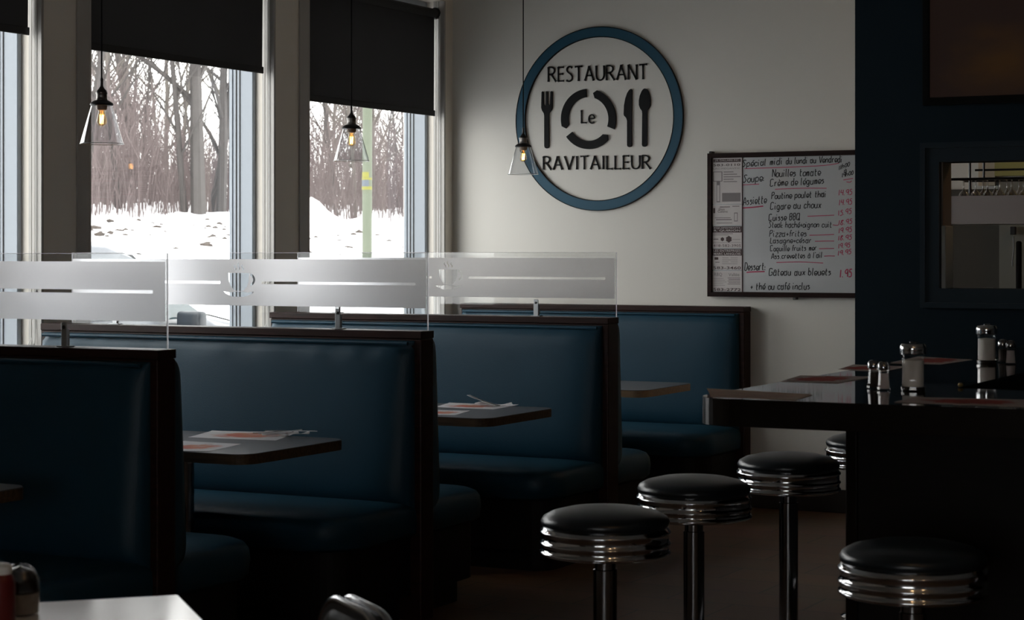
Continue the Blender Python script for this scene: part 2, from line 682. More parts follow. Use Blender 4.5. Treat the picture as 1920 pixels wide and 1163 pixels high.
# window wall: pilasters, sill wall and head
bm = new()
box(bm, XW - 0.27, XW, YF, YB, 0, SILL)
box(bm, XW - 0.27, XW, YF, YB, HEAD, ZC)
edges = sorted([YF] + [v for ab in OPEN if ab[0] > YF for v in ab] + [YB])
for i in range(0, len(edges) - 1, 2):
    if edges[i + 1] - edges[i] > 0.01:
        box(bm, XW - 0.27, XW, edges[i], edges[i + 1], SILL, HEAD)
struct('wall_left', bm, M_pil)

wn = 0
for k, (a, b) in enumerate(OPEN):
    if a < YF:
        continue
    wn += 1
    w = bpy.data.objects.new('window_%d' % wn, None)
    COL.objects.link(w)
    w['kind'] = 'structure'
    # white vinyl frame, set deep in the reveal
    bm = new()
    box(bm, -6.25, -6.12, a, a + 0.055, SILL, HEAD, 0.004, 1)
    box(bm, -6.25, -6.12, b - 0.028, b, SILL, HEAD, 0.004, 1)
    box(bm, -6.25, -6.12, a + 0.055, b - 0.028, SILL, SILL + 0.06)
    box(bm, -6.25, -6.12, a + 0.055, b - 0.028, HEAD - 0.06, HEAD)
    # inner stop that carries the pane
    box(bm, -6.268, -6.25, a, a + 0.06, SILL, HEAD)
    box(bm, -6.268, -6.25, b - 0.032, b, SILL, HEAD)
    box(bm, -6.268, -6.25, a + 0.06, b - 0.032, SILL, SILL + 0.09)
    box(bm, -6.268, -6.25, a + 0.06, b - 0.032, HEAD - 0.09, HEAD)
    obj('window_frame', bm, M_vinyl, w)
    bm = new()
    for xx in (-6.203, -6.226):
        box(bm, xx - 0.0025, xx + 0.0025, b - 0.0315, b - 0.027, SILL + 0.06, HEAD - 0.06)
    obj('gasket', bm, M_gasket, w)
    bm = new()
    box(bm, -6.262, -6.256, a + 0.06, b - 0.032, SILL + 0.09, HEAD - 0.09)
    obj('pane', bm, M_glass, w)
    # stepped beige liner of the reveal
    bm = new()
    for s, y in ((1, a), (-1, b)):
        for x0, x1, t in ((-6.03, -5.992, 0.016), (-6.052, -6.034, 0.012), (-6.075, -6.056, 0.008)):
            y0, y1 = sorted((y, y + s * t))
            box(bm, x0, x1, y0, y1, SILL, HEAD, 0.002, 1)
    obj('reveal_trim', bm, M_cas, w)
    bm = new()
    box(bm, -6.12, -5.965, a - 0.03, b + 0.03, SILL - 0.03, SILL, 0.005, 1)
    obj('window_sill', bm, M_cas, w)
    # flat casing boards on the face of the wall
    bm = new()
    box(bm, XW, XW + 0.010, a - 0.085, a - 0.002, SILL, HEAD, 0.003, 1)
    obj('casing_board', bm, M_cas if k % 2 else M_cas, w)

bm = new()
box(bm, -4.05, -2.65, YB - 0.015, YB, 0, 0.13, 0.004, 1)
struct('baseboard_back', bm, M_base)

# dark navy partition with the serving hatch
HX0, HX1, HZ0, HZ1 = -2.36, -0.7, 1.304, 1.858
bm = new()
T = YBLUE + 0.15
box(bm, -2.747, HX0, YBLUE, T, 0, ZC)
box(bm, HX1, XR, YBLUE, T, 0, ZC)
box(bm, HX0, HX1, YBLUE, T, 0, HZ0)
box(bm, HX0, HX1, YBLUE, T, HZ1, ZC)
struct('wall_center', bm, M_blue)
bm = new()
for i, (o0, o1, d) in enumerate(((0.0, 0.03, 0.022), (0.03, 0.062, 0.014), (0.062, 0.085, 0.026))):
    x0, x1, z0, z1 = HX0 - o1, HX1 + o1, HZ0 - o1, HZ1 + o1
    xi0, xi1, zi0, zi1 = HX0 - o0, HX1 + o0, HZ0 - o0, HZ1 + o0
    prism(bm, [(x0, z0), (x1, z0), (x1, z1), (x0, z1)], 0, d, lambda x, z, q: Vector((x, YBLUE - q, z)), [[(xi0, zi0), (xi1, zi0), (xi1, zi1), (xi0, zi1)]])
struct('trim_1', bm, M_bluetrim)

# ================================================================= ROLLER BLINDS
BLINDZ = [2.294, 2.410, 2.437, 2.44, 2.42, 2.44, 2.43, 2.43]
BL_LABEL = ['black roller blind on the window nearest the round wall sign, pulled down lowest',
            'black roller blind over the middle window, behind the first pendant cord',
            'black roller blind over the leftmost window, only its lower corner showing']
for k, (a, b) in enumerate(OPEN):
    if a < YF or k > 2:
        continue
    z0 = BLINDZ[k]
    lab = BL_LABEL[k] if k < 3 else None
    t = thing('roller_blind', (-6.055, (a + b) / 2, z0), lab, 'blind', 'black roller blinds in the windows')
    hw = (b - a) / 2 - 0.03
    bm = new()
    n = 14
    vs = []
    for i in range(n + 1):
        for j in range(9):
            y = -hw + 2 * hw * i / n
            z = 0.035 + (2.90 - z0 - 0.035) * j / 8
            x = 0.0035 * sin(i * 1.7) * (1 - j / 8)
            vs.append(bm.verts.new((x, y, z)))
    for i in range(n):
        for j in range(8):
            q = i * 9 + j
            bm.faces.new((vs[q], vs[q + 9], vs[q + 10], vs[q + 1]))
    bmesh.ops.solidify(bm, geom=bm.faces[:], thickness=0.0016)
    obj('shade_fabric', bm, M_blind, t, smooth=True)
    bm = new()
    box(bm, -0.005, 0.006, -hw - 0.002, hw + 0.002, 0.0, 0.036, 0.003, 2)
    obj('hem_bar', bm, M_blindhem, t)
    bm = new()
    tube(bm, [(0.0, -hw - 0.005, 2.925 - z0), (0.0, hw + 0.005, 2.925 - z0)], 0.027, 16)
    obj('roller_tube', bm, M_blind, t, smooth=True)
    for s in (-1, 1):
        bm = new()
        tube(bm, [(0, s * (hw + 0.006), 2.925 - z0), (0, s * (hw + 0.024), 2.925 - z0)], 0.036, 20)
        obj('bracket', bm, M_black, t, smooth=True)
    # hanging cord on the far side, with its curl at the bottom
    bm = new()
    yy = hw + 0.012
    p = [(0.03, yy, 2.92 - z0), (0.031, yy, 1.2 - z0), (0.031, yy - 0.006, 1.06 - z0), (0.032, yy - 0.03, 1.02 - z0), (0.032, yy - 0.05, 1.05 - z0), (0.032, yy - 0.03, 1.08 - z0), (0.032, yy - 0.015, 1.04 - z0)]
    tube(bm, p, 0.0022, 5)
    tube(bm, [(0.036, yy + 0.0, 2.92 - z0), (0.036, yy - 0.004, 1.25 - z0)], 0.0016, 5)
    obj('pull_cord', bm, M_white, t)
    bm = new()
    lathe(bm, [(0.001, -0.012), (0.005, -0.01), (0.006, 0.0), (0.002, 0.012)], (0.034, yy - 0.001, 1.28 - z0), 10)
    obj('cord_clip', bm, M_black, t, smooth=True)

# ================================================================= WALL SIGN  (measured in its own plane: s to the right, t up)
SX, SZ = -5.007, 2.257
PXM = None


def on_wall(Yp, px, py):
    p = atY(px, py, Yp)
    return (p.x, p.z)


def sg(zx, zy):                     # a point of the sign, from the enlarged view of it
    return on_wall(YB - 0.01, 920 + zx / 2.9825, 30 + zy / 2.9821)


FW = lambda s, t, o: Vector((s, YB - 0.002 - o, t))
sign = thing('restaurant_sign', (0, 0, 0), 'large round wall sign with blue ring, black cutlery and restaurant name', 'sign')
cx, cz = sg(600, 575)
RO = 0.547
circ = lambda r, n=96: [(cx + r * cos(2 * pi * i / n), cz + r * sin(2 * pi * i / n)) for i in range(n)]
bm = new()
prism(bm, circ(RO - 0.003), 0, 0.012, FW, [circ(RO - 0.058)])
tag(obj('ring', bm, M_ring, sign), 'blue ring')
bm = new()
prism(bm, circ(RO + 0.001), 0, 0.0135, FW, [circ(RO - 0.0035)])
prism(bm, circ(RO - 0.0575), 0, 0.0135, FW, [circ(RO - 0.062)])
obj('ring_outline', bm, M_sign, sign)


def closed(pts, k=4):
    P = list(pts)
    n = len(P)
    out = []
    for i in range(n):
        p0, p1, p2, p3 = P[i - 1], P[i], P[(i + 1) % n], P[(i + 2) % n]
        for j in range(k):
            t = j / k
            out.append(tuple(0.5 * ((2 * p1[q]) + (-p0[q] + p2[q]) * t + (2 * p0[q] - 5 * p1[q] + 4 * p2[q] - p3[q]) * t * t + (-p0[q] + 3 * p1[q] - 3 * p2[q] + p3[q]) * t ** 3) for q in range(2)))
    return out


def sgpoly(name, pts):
    bm = new()
    prism(bm, [sg(*p) for p in pts], 0, 0.008, FW)
    obj(name, bm, M_sign, sign)


# fork
fork = [(284, 426), (289, 421), (295, 426), (296, 492), (300, 500), (306, 500), (308, 492), (308, 426), (313, 420), (319, 426), (320, 490), (324, 498), (329, 498), (332, 490), (333, 424), (339, 420), (345, 425),
        (345, 512), (341, 525), (327, 542), (325, 560), (325, 728), (321, 738), (312, 741), (303, 738), (299, 728), (299, 560), (297, 545), (286, 528), (282, 514)]
sgpoly('fork', fork)
knife = [(790, 412), (784, 407), (774, 413), (762, 432), (752, 462), (745, 500), (743, 545), (744, 556), (757, 570), (762, 586), (762, 722), (766, 731), (775, 734), (784, 731), (788, 722), (788, 560)]
sgpoly('knife', knife)
spoon = [(861, 405), (873, 409), (883, 424), (890, 448), (893, 475), (892, 500), (885, 516), (876, 527), (874, 545), (873, 720), (869, 729), (859, 732), (849, 729), (845, 720), (847, 545), (845, 530), (835, 517), (828, 498), (828, 472), (833, 446), (843, 422), (852, 409)]
sgpoly('spoon', spoon)
pc = (546, 576)


def arc(a0, a1, ro, ri, tipped):
    """plate arc between two angles in degrees, ends cut to a point"""
    def P(r, a):
        return (pc[0] + r * 1.0 * cos(radians(a)), pc[1] - r * 1.095 * sin(radians(a)))
    n = 18
    pts = [P(ro, a0 + (a1 - a0) * i / n) for i in range(n + 1)]
    if tipped == 1:
        pts.append(P((ro + ri) / 2 + 2, a1 + 7))
    pts += [P(ri, a1 - (a1 - a0) * i / n) for i in range(n + 1)]
    if tipped == -1:
        pts.append(P((ro + ri) / 2 + 2, a0 - 7))
    return pts


sgpoly('plate_arc', arc(95, 194, 154, 112, 1))
sgpoly('plate_arc', arc(-20, 72, 154, 112, 1))
sgpoly('plate_arc', arc(216, 316, 154, 112, 1))

LOGO = {
    'R': (6, [[(0, 0), (0, 10)], 's', [(0, 9.7), (2.6, 9.8), (4.6, 8.9), (4.9, 7.2), (4.0, 5.7), (2.4, 5.1), (0, 5.0)], [(2.3, 5), (6.2, 0)]]),
    'A': (7, [[(0, 0), (3.4, 10)], [(3.4, 10), (7, 0)], [(1.3, 3.5), (5.7, 3.5)]]),
    'V': (6.8, [[(0, 10), (3.5, 0)], [(6.8, 10), (3.5, 0)]]),
    'I': (1.8, [[(0.9, 0), (0.9, 10)]]),
    'T': (6, [[(0, 9.7), (6, 9.9)], [(3, 9.7), (3, 0)]]),
    'L': (4.4, [[(0, 10), (0, 0)], [(0, 0.3), (4.4, 0.3)]]),
    'E': (4.4, [[(0, 10), (0, 0)], [(0, 0.3), (4.5, 0.4)], [(0, 5.1), (3.8, 5.1)], [(0, 9.7), (4.3, 9.7)]]),
    'U': (6.2, ['s', [(0, 10), (0, 6), (0.1, 3), (1.0, 0.9), (3.0, 0.2), (5.0, 0.9), (6.1, 3), (6.2, 6), (6.2, 10)]]),
    'S': (4.8, ['s', [(4.7, 9.2), (3.4, 9.9), (1.9, 9.8), (0.7, 8.9), (0.6, 7.3), (1.7, 6.0), (3.6, 4.7), (4.7, 3.2), (4.5, 1.3), (3.1, 0.2), (1.5, 0.1), (0.1, 0.7)]]),
    'N': (6.4, [[(0, 0), (0, 10)], [(0, 10), (6.4, 0)], [(6.4, 0), (6.4, 10)]]),
    'e': (5, ['s', [(0.4, 3.3), (4.8, 3.9), (4.3, 5.8), (2.7, 6.5), (0.9, 5.6), (0.2, 3.2), (1.0, 0.9), (2.9, 0.0), (4.9, 0.8)]]),
}


def logo_text(text, p0, p1, h, gap=2.0):
    """letters from p0 to p1 (baseline ends) with cap height h metres"""
    W = sum(LOGO[c][0] for c in text) + gap * (len(text) - 1)
    ux, uz = (p1[0] - p0[0]) / W, (p1[1] - p0[1]) / W
    x = 0
    for c in text:
        w, st = LOGO[c]
        bm = new()
        sm = False
        for s in st:
            if s == 's':
                sm = True
                continue
            q = smooth_pts(s, 6) if sm else [tuple(s[0][i] + (s[1][i] - s[0][i]) * t / 6 for i in range(2)) for t in range(7)]
            sm = False
            pts = [(p0[0] + (x + a) * ux, p0[1] + (x + a) * uz + b * h / 10) for a, b in q]
            ribbon(bm, pts, h * 0.098, FW, 0.006, 0.5)
        obj('letter', bm, M_sign, sign)
        x += w + gap


logo_text('RESTAURANT', sg(321, 368), sg(872, 353), 0.076 * 1.16, 2.1)
logo_text('RAVITAILLEUR', sg(293, 860), sg(890, 855), 0.073 * 1.1, 2.0)
logo_text('Le', sg(506, 599), sg(578, 599), 0.073 * 1.05, 1.8)

# ================================================================= WHITEBOARD
HAND = {
    'a': (5, '34 15 04 01 10 30 42|46 41 50'), 'b': (5, '09 00|03 15 34 42 30 10 01'), 'c': (4, '44 25 04 01 20 41'), 'd': (5, '44 25 04 01 10 30 43|49 41 50'),
    'e': (4, '02 42 44 25 04 01 20 41'), 'f': (3, '38 29 17 10|05 35'), 'g': (5, '44 25 04 01 10 30 43|45 4b 2c 0b'), 'h': (5, '09 00|03 25 44 40'),
    'i': (2, '05 01 10|07 08'), 'k': (4, '09 00|44 02 40'), 'l': (2, '09 01 10'), 'm': (5, '05 00|03 15 24 20|23 35 44 40'), 'n': (5, '05 00|03 25 44 40'),
    'o': (4, '25 04 01 20 41 44 25'), 'p': (5, '05 0c|04 25 44 41 20 01'), 'q': (5, '44 25 04 01 20 42|45 4c 5c'), 'r': (4, '05 00|03 15 35'), 's': (4, '34 15 04 23 32 31 10 00'),
    't': (4, '18 11 20 30|05 35'), 'u': (5, '05 01 20 41 45|45 41 50'), 'v': (4, '05 20 45'), 'x': (4, '05 40|45 00'), 'z': (4, '05 45 00 40'),
    'A': (6, '00 39 60|13 53'), 'B': (5, '09 00|09 39 47 35 05|35 43 30 00'), 'C': (6, '58 39 08 04 01 20 51'), 'D': (5, '09 00|09 39 55 30 00'), 'G': (6, '58 39 08 01 20 51 54 34'),
    'L': (4, '09 05 00|00 40'), 'N': (5, '00 09|09 50|50 59'), 'P': (5, '00 09|09 49 46 25 04'), 'Q': (6, '39 08 01 20 50 54 58 39|32 6a'), 'S': (5, '58 39 18 17 34 43 31 10 01'), 'V': (6, '09 30|30 69'),
    '0': (4, '28 05 02 20 42 46 28'), '1': (2, '18 10'), '2': (4, '07 28 47 34 00|00 40'), '4': (4, '18 04|04 44|48 40'), '5': (4, '48 18|18 15 35 42 30 00'), '6': (4, '38 05 02 20 42 24 03'),
    '8': (4, '38 17 24 42 20 02 26 47 38'), '9': (4, '48 28 06 14 34 46|48 40'), ':': (2, '03 04|00 01'), '.': (2, '00 10'), '+': (4, '03 43|25 21'), "'": (1, '09 07'), ' ': (3, ''), '_': (2, ''),
}
ACC = {'é': ('e', '26 48'), 'è': ('e', '36 18'), 'ê': ('e', '06 27 46'), 'à': ('a', '36 18'), 'â': ('a', '06 27 46')}
_y = {'a': -1, 'b': -2, 'c': -3, 'd': -4}


def strokes(s):
    out = []
    for part in s.split('|'):
        if part:
            out.append([(int(t[0]), _y.get(t[1], int(t[1]) if t[1].isdigit() else 0)) for t in part.split()])
    return out


def hand_text(bm, text, p0, p1, h, w, F, slant=0.12, jit=0.25, seed=1):
    rnd = random.Random(seed)
    gl = []
    for c in text:
        if c in ACC:
            b, a = ACC[c]
            gl.append((HAND[b][0], strokes(HAND[b][1]) + strokes(a)))
        else:
            gl.append((HAND[c][0], strokes(HAND[c][1])))
    W = sum(g[0] for g in gl) + 1.6 * (len(gl) - 1)
    ux, uz = (p1[0] - p0[0]) / W, (p1[1] - p0[1]) / W
    x = 0
    for gw, st in gl:
        dy = rnd.uniform(-jit, jit)
        for s in st:
            q = [(a + rnd.uniform(-0.2, 0.2), b + rnd.uniform(-0.2, 0.2)) for a, b in s]
            q = smooth_pts(q, 4)
            pts = [(p0[0] + (x + a + slant * b) * ux, p0[1] + (x + a) * uz + (b + dy) * h / 8) for a, b in q]
            ribbon(bm, pts, w, F, 0, 0)
        x += gw + 1.6


YP = YB - 0.028                      # writing surface of the board
board = thing('whiteboard', (0, 0, 0), 'framed whiteboard menu hanging on the back wall beside the dark blue partition', 'whiteboard')


def bd(zx, zy):
    return on_wall(YP, 1310 + zx / 3.877, 270 + zy / 3.877)


b0 = on_wall(YP, 1328, 289)
b1 = on_wall(YP, 1328, 556)
BX0, BX1, BZ0, BZ1 = b0[0], b0[0] + 1.22, b1[1], b0[1] + 0.003
FB = lambda s, t, o: Vector((s, YP - 0.0006 - o, t))
bm = new()
box(bm, BX0 + 0.01, BX1 - 0.01, YP, YB - 0.004, BZ0 + 0.01, BZ1 - 0.01)
obj('writing_surface', bm, M_board, board)
bm = new()
fw = 0.024
FBk = lambda s, t, o: Vector((s, YP + 0.024 - o, t))
prism(bm, [(BX0, BZ0), (BX1, BZ0), (BX1, BZ1), (BX0, BZ1)], 0, 0.040, FBk, [[(BX0 + fw, BZ0 + fw), (BX1 - fw, BZ0 + fw), (BX1 - fw, BZ1 - fw), (BX0 + fw, BZ1 - fw)]])
prism(bm, [(BX0 + fw - .006, BZ0 + fw - .006), (BX1 - fw + .006, BZ0 + fw - .006), (BX1 - fw + .006, BZ1 - fw + .006), (BX0 + fw - .006, BZ1 - fw + .006)], 0, 0.032, FBk,
      [[(BX0 + fw + .004, BZ0 + fw + .004), (BX1 - fw - .004, BZ0 + fw + .004), (BX1 - fw - .004, BZ1 - fw - .004), (BX0 + fw + .004, BZ1 - fw - .004)]])
obj('frame', bm, M_frame, board)
for s, z in ((BX0 + 0.02, BZ1 + 0.004), (BX0 + 0.62 * 0.85, BZ0 - 0.006)):
    bm = new()
    box(bm, s - 0.010, s + 0.010, YP - 0.016, YB - 0.004, z - 0.008, z + 0.008, 0.003, 1)
    obj('mounting_clip', bm, M_black, board)

LINES = [
    ('Spécial midi', (318, 168), (608, 146), 44, 0), ('du lundi au Vendredi', (636, 146), (1042, 132), 42, 0),
    ('Nouilles tomate', (535, 240), (885, 228), 48, 0), ('11h00', (1018, 190), (1095, 160), 30, 0), ('à', (1058, 208), (1075, 204), 26, 0), ('14h00', (1040, 245), (1122, 222), 30, 0),
    ('Soupe:', (325, 282), (480, 268), 50, 0), ('Crème de légumes', (520, 308), (912, 288), 46, 0),
    ('Assiette', (322, 446), (492, 428), 52, 0), ('Poutine poulet thai', (530, 400), (925, 385), 42, 0), ('Cigare au choux', (522, 478), (888, 464), 46, 0),
    ('Cuisse BBQ', (510, 558), (735, 550), 42, 0), ('Steak haché+oignon cuit', (510, 608), (968, 606), 40, 0), ('Pizza+frites', (515, 674), (785, 670), 40, 0),
    ('Lasagne+césar', (520, 722), (820, 718), 36, 0), ('Coquille fruits mer', (520, 780), (858, 774), 36, 0), ("Ass.crevettes à l'ail", (528, 836), (898, 826), 36, 0),
    ('Dessert:', (335, 920), (488, 916), 50, 0), ('Gâteau aux bleuets', (512, 956), (962, 954), 46, 0), ('+ thé ou café inclus', (376, 1060), (808, 1058), 46, 0),
    ('14.95', (1015, 375), (1112, 368), 38, 1), ('14.95', (1018, 445), (1112, 438), 38, 1), ('15.95', (1012, 522), (1108, 505), 36, 1), ('18.95', (1015, 592), (1112, 578), 34, 1),
    ('19.95', (1015, 650), (1110, 636), 34, 1), ('18.95', (1012, 702), (1110, 692), 32, 1), ('19.95', (1014, 760), (1098, 750), 32, 1), ('19.95', (1010, 812), (1106, 798), 32, 1), ('1.95', (1025, 968), (1110, 962), 52, 1),
]
for i, (txt, a, b, h, col) in enumerate(LINES):
    bm = new()
    pa, pb = bd(*a), bd(*b)
    hh = bd(500, 500)[1] - bd(500, 500 + h)[1]
    hand_text(bm, txt, pa, pb, hh, (0.0051 if h > 40 else 0.0044) * (1.25 if txt == '1.95' else 1), FB, seed=i)
    obj('price' if col else 'marker_line', bm, M_pink if col else M_ink, board)
UL = [((335, 180), (860, 160), (1020, 140)), ((320, 298), (400, 294), (440, 292)), ((555, 330), (740, 322), (930, 322)), ((318, 466), (400, 460), (470, 452)), ((792, 526), (890, 522), (985, 518)),
      ((975, 588), (1000, 592), (1015, 590)), ((805, 664), (900, 662), (985, 658)), ((845, 708), (920, 706), (985, 706)), ((875, 762), (930, 761), (985, 760)), ((912, 816), (950, 814), (990, 815)),
      ((565, 862), (740, 858), (905, 866)), ((348, 934), (400, 930), (480, 928)), ((1052, 262), (1090, 256), (1122, 250)), ((1075, 276), (1100, 278), (1112, 268))]
for i, u in enumerate(UL):
    bm = new()
    q = smooth_pts([bd(*p) for p in u], 5)
    ribbon(bm, q, 0.0042 if i not in (3, 11) else 0.007, FB)
    obj('underline', bm, M_pink, board)

# printed advertisement strip down the left side
def FC(s, t, o):
    return Vector((s, YP - 0.0030 - o, t))


CARDS = [(103, 437), (443, 592), (598, 757), (762, 917), (922, 1075)]
for i, (ya, yb) in enumerate(CARDS):
    xa, za = bd(102, ya + 2)
    xb, zb = bd(312, yb - 2)
    xb = bd(315, ya)[0]
    bm = new()
    box(bm, xa, xb, YP - 0.0030, YP + 0.001, zb, za)
    c = obj('advertisement_card', bm, M_card, board)
    W, H = xb - xa, za - zb
    def at_(u0, u1, v0, v1):
        return xa + u0 * W, xa + u1 * W, za - v1 * H, za - v0 * H
    def band(bm, u0, u1, v0, v1, o=0.0006):
        x0, x1, z0, z1 = at_(u0, u1, v0, v1)
        vs = [bm.verts.new(FC(x, z, o)) for x, z in ((x0, z0), (x1, z0), (x1, z1), (x0, z1))]
        bm.faces.new(vs)
    pr, gr, wt = new(), new(), new()
    if i == 0:
        band(pr, .03, .97, .02, .09)
        printed(wt, 'J.R. DALLAIRE INC.', FC, *at_(.08, .92, .03, .08))
        printed(pr, '583-0110', FC, *at_(.03, .95, .125, .175), bold=0.01)
        printed(gr, 'LAC-MÉGANTIC', FC, *at_(.03, .95, .205, .245))
        band(gr, .02, .34, .29, .51); band(wt, .05, .31, .305, .495, .0009)
        band(gr, .14, .26, .51, .96); band(wt, .16, .24, .59, .94, .0009)
        for q in range(5):
            band(gr, .38, .72 + .12 * (q % 3), .295 + q * .053, .312 + q * .053)
        band(gr, .33, .96, .76, .95)
    elif i == 1:
        printed(pr, 'Duo', FC, *at_(.22, .42, .16, .26)); printed(pr, 'Cuisine', FC, *at_(.18, .52, .26, .38))
        band(pr, .25, .6, .08, .11); band(gr, .68, .92, .05, .09); band(gr, .08, .62, .62, .65); band(gr, .12, .66, .70, .75); band(gr, .14, .68, .88, .91)
        band(gr, .74, .86, .38, .82); band(wt, .76, .84, .42, .78, .0009); band(pr, .03, .09, .15, .4)
    elif i == 2:
        band(pr, .0, 1., .0, .29)
        printed(wt, 'EQUIPEMENTS', FC, *at_(.05, .95, .04, .12)); printed(wt, 'R. QUIRION', FC, *at_(.05, .95, .15, .26), bold=0.01)
        band(gr, .03, .7, .33, .36); band(gr, .03, .55, .40, .42); band(pr, .03, .2, .58, .61)
        for cx_, r_ in ((.34, .055), (.56, .09)):
            x_, _, _, z_ = at_(cx_, 1, .60, 1)
            pts = [(x_ + r_ * W * (1 + .25 * (q % 2)) * cos(q * pi / 6), z_ + r_ * W * (1 + .25 * (q % 2)) * sin(q * pi / 6)) for q in range(12)]
            prism(pr, pts, 0.0006, 0.0006, FC)
        band(gr, .68, .95, .60, .62); band(gr, .02, .98, .75, .765)
        printed(pr, '418-582-3905', FC, *at_(.03, .97, .84, .96))
    elif i == 3:
        band(pr, .0, 1., .0, .32)
        printed(wt, 'LES ENTREPRISES', FC, *at_(.04, .96, .03, .14)); printed(wt, 'MARC LANGLOIS', FC, *at_(.04, .96, .18, .29), bold=0.01)
        for q in range(4):
            band(gr, .33, .55 + .1 * (q % 2), .42 + q * .095, .44 + q * .095); band(gr, .62, .86, .42 + q * .095, .44 + q * .095)
        band(pr, .07, .2, .40, .52); band(gr, .1, .24, .62, .66)
        printed(pr, '583-3460', FC, *at_(.03, .97, .84, .98), bold=0.01)
    else:
        printed(gr, 'RBQ', FC, *at_(.06, .33, .08, .28)); printed(gr, 'Vallée', FC, *at_(.55, .92, .1, .25))
        for q in range(5):
            band(gr, .03, .38 + .05 * (q % 3), .36 + q * .085, .375 + q * .085); band(pr, .52 + .03 * (q % 2), .95, .33 + q * .075, .35 + q * .075)
        printed(pr, '583-2772', FC, *at_(.03, .97, .84, .99), bold=0.015)
    obj('dark_print', pr, M_print, c)
    obj('grey_print', gr, M_greyprint, c)
    if len(wt.verts):
        obj('pale_print', wt, M_card, c)
bm = new()
xa = bd(315, 100)[0]
box(bm, xa, xa + 0.005, YP - 0.004, YP, BZ0 + fw, BZ1 - fw)
obj('divider_strip', bm, M_print, board)

# ================================================================= BOOTHS
def pillow_face(bm, x0, x1, z0, z1, ybase, bulge, sgn, lean=0.0, nx=40, nz=26, px=14, pz=10, pucker=0.0, seed=0):
    """upholstered back: swelling sheet on a box, sgn +1 faces +Y, -1 faces -Y"""
    rnd = random.Random(seed)
    ph = [rnd.uniform(0, 6.28) for _ in range(6)]
    g = []
    for i in range(nx + 1):
        row = []
        u = i / nx
        u = 0.5 - 0.5 * cos(pi * u) if True else u
        for j in range(nz + 1):
            v = 0.5 - 0.5 * cos(pi * j / nz)
            su, sv = 2 * u - 1, 2 * v - 1
            k = max(0, 1 - abs(su) ** px) ** 0.5 * max(0, 1 - abs(sv) ** pz) ** 0.5
            d = bulge * k + lean * (1 - v) * k
            if pucker and v > 0.6:
                q = math.exp(-((v - 0.93) / 0.035) ** 2)
                d += pucker * q * (sin(u * 75 + ph[0]) + 0.7 * sin(u * 118 + ph[1])) * 0.5 - pucker * 1.3 * math.exp(-((v - 0.965) / 0.012) ** 2)
            row.append(bm.verts.new((x0 + (x1 - x0) * u, ybase + sgn * d, z0 + (z1 - z0) * v)))
        g.append(row)
    for i in range(nx):
        for j in range(nz):
            bm.faces.new((g[i][j], g[i + 1][j], g[i + 1][j + 1], g[i][j + 1]))
    # closed at the back
    rim = [g[i][0] for i in range(nx + 1)] + [g[nx][j] for j in range(1, nz + 1)] + [g[i][nz] for i in range(nx - 1, -1, -1)] + [g[0][j] for j in range(nz - 1, 0, -1)]
    bk = [bm.verts.new((v.co.x, ybase - sgn * 0.008, v.co.z)) for v in rim]
    n = len(rim)
    for i in range(n):
        bm.faces.new((rim[i], rim[(i + 1) % n], bk[(i + 1) % n], bk[i]))
    bm.faces.new(bk)


TOP = 1.150


def seat_mesh(bm, x0, x1, ywall, yfront):
    """seat cushion: slab with a rounded aisle corner and a rolled edge"""
    s = 1 if yfront > ywall else -1
    ya, yb = (ywall, yfront) if s > 0 else (yfront, ywall)
    cor = (0, 0, 1, 0) if s > 0 else (0, 1, 0, 0)
    prof = [(0.020, 0.335), (0.004, 0.350), (0.0, 0.40), (0.004, 0.435), (0.016, 0.456), (0.040, 0.468), (0.12, 0.476), (0.22, 0.478)]
    rings = []
    for ins, z in prof:
        rr = 0.16
        pts = round_poly(x0, x1, ya, yb, rr, 8, cor)
        cxm, cym = (x0 + x1) / 2, (ya + yb) / 2
        ring = []
        for p in pts:
            fx = 1 - ins / ((x1 - x0) / 2)
            yy = p[1]
            if s > 0:
                yy = ya + (p[1] - ya) * (1 - ins / (yb - ya))
            else:
                yy = yb - (yb - p[1]) * (1 - ins / (yb - ya))
            xx = x0 + (p[0] - x0) * (1 - ins / (x1 - x0))
            ring.append(bm.verts.new((xx, yy, z)))
        rings.append(ring)
    n = len(rings[0])
    for a, b in zip(rings, rings[1:]):
        for i in range(n):
            bm.faces.new((a[i], a[(i + 1) % n], b[(i + 1) % n], b[i]))
    bm.faces.new(rings[0])
    bm.faces.new(rings[-1])


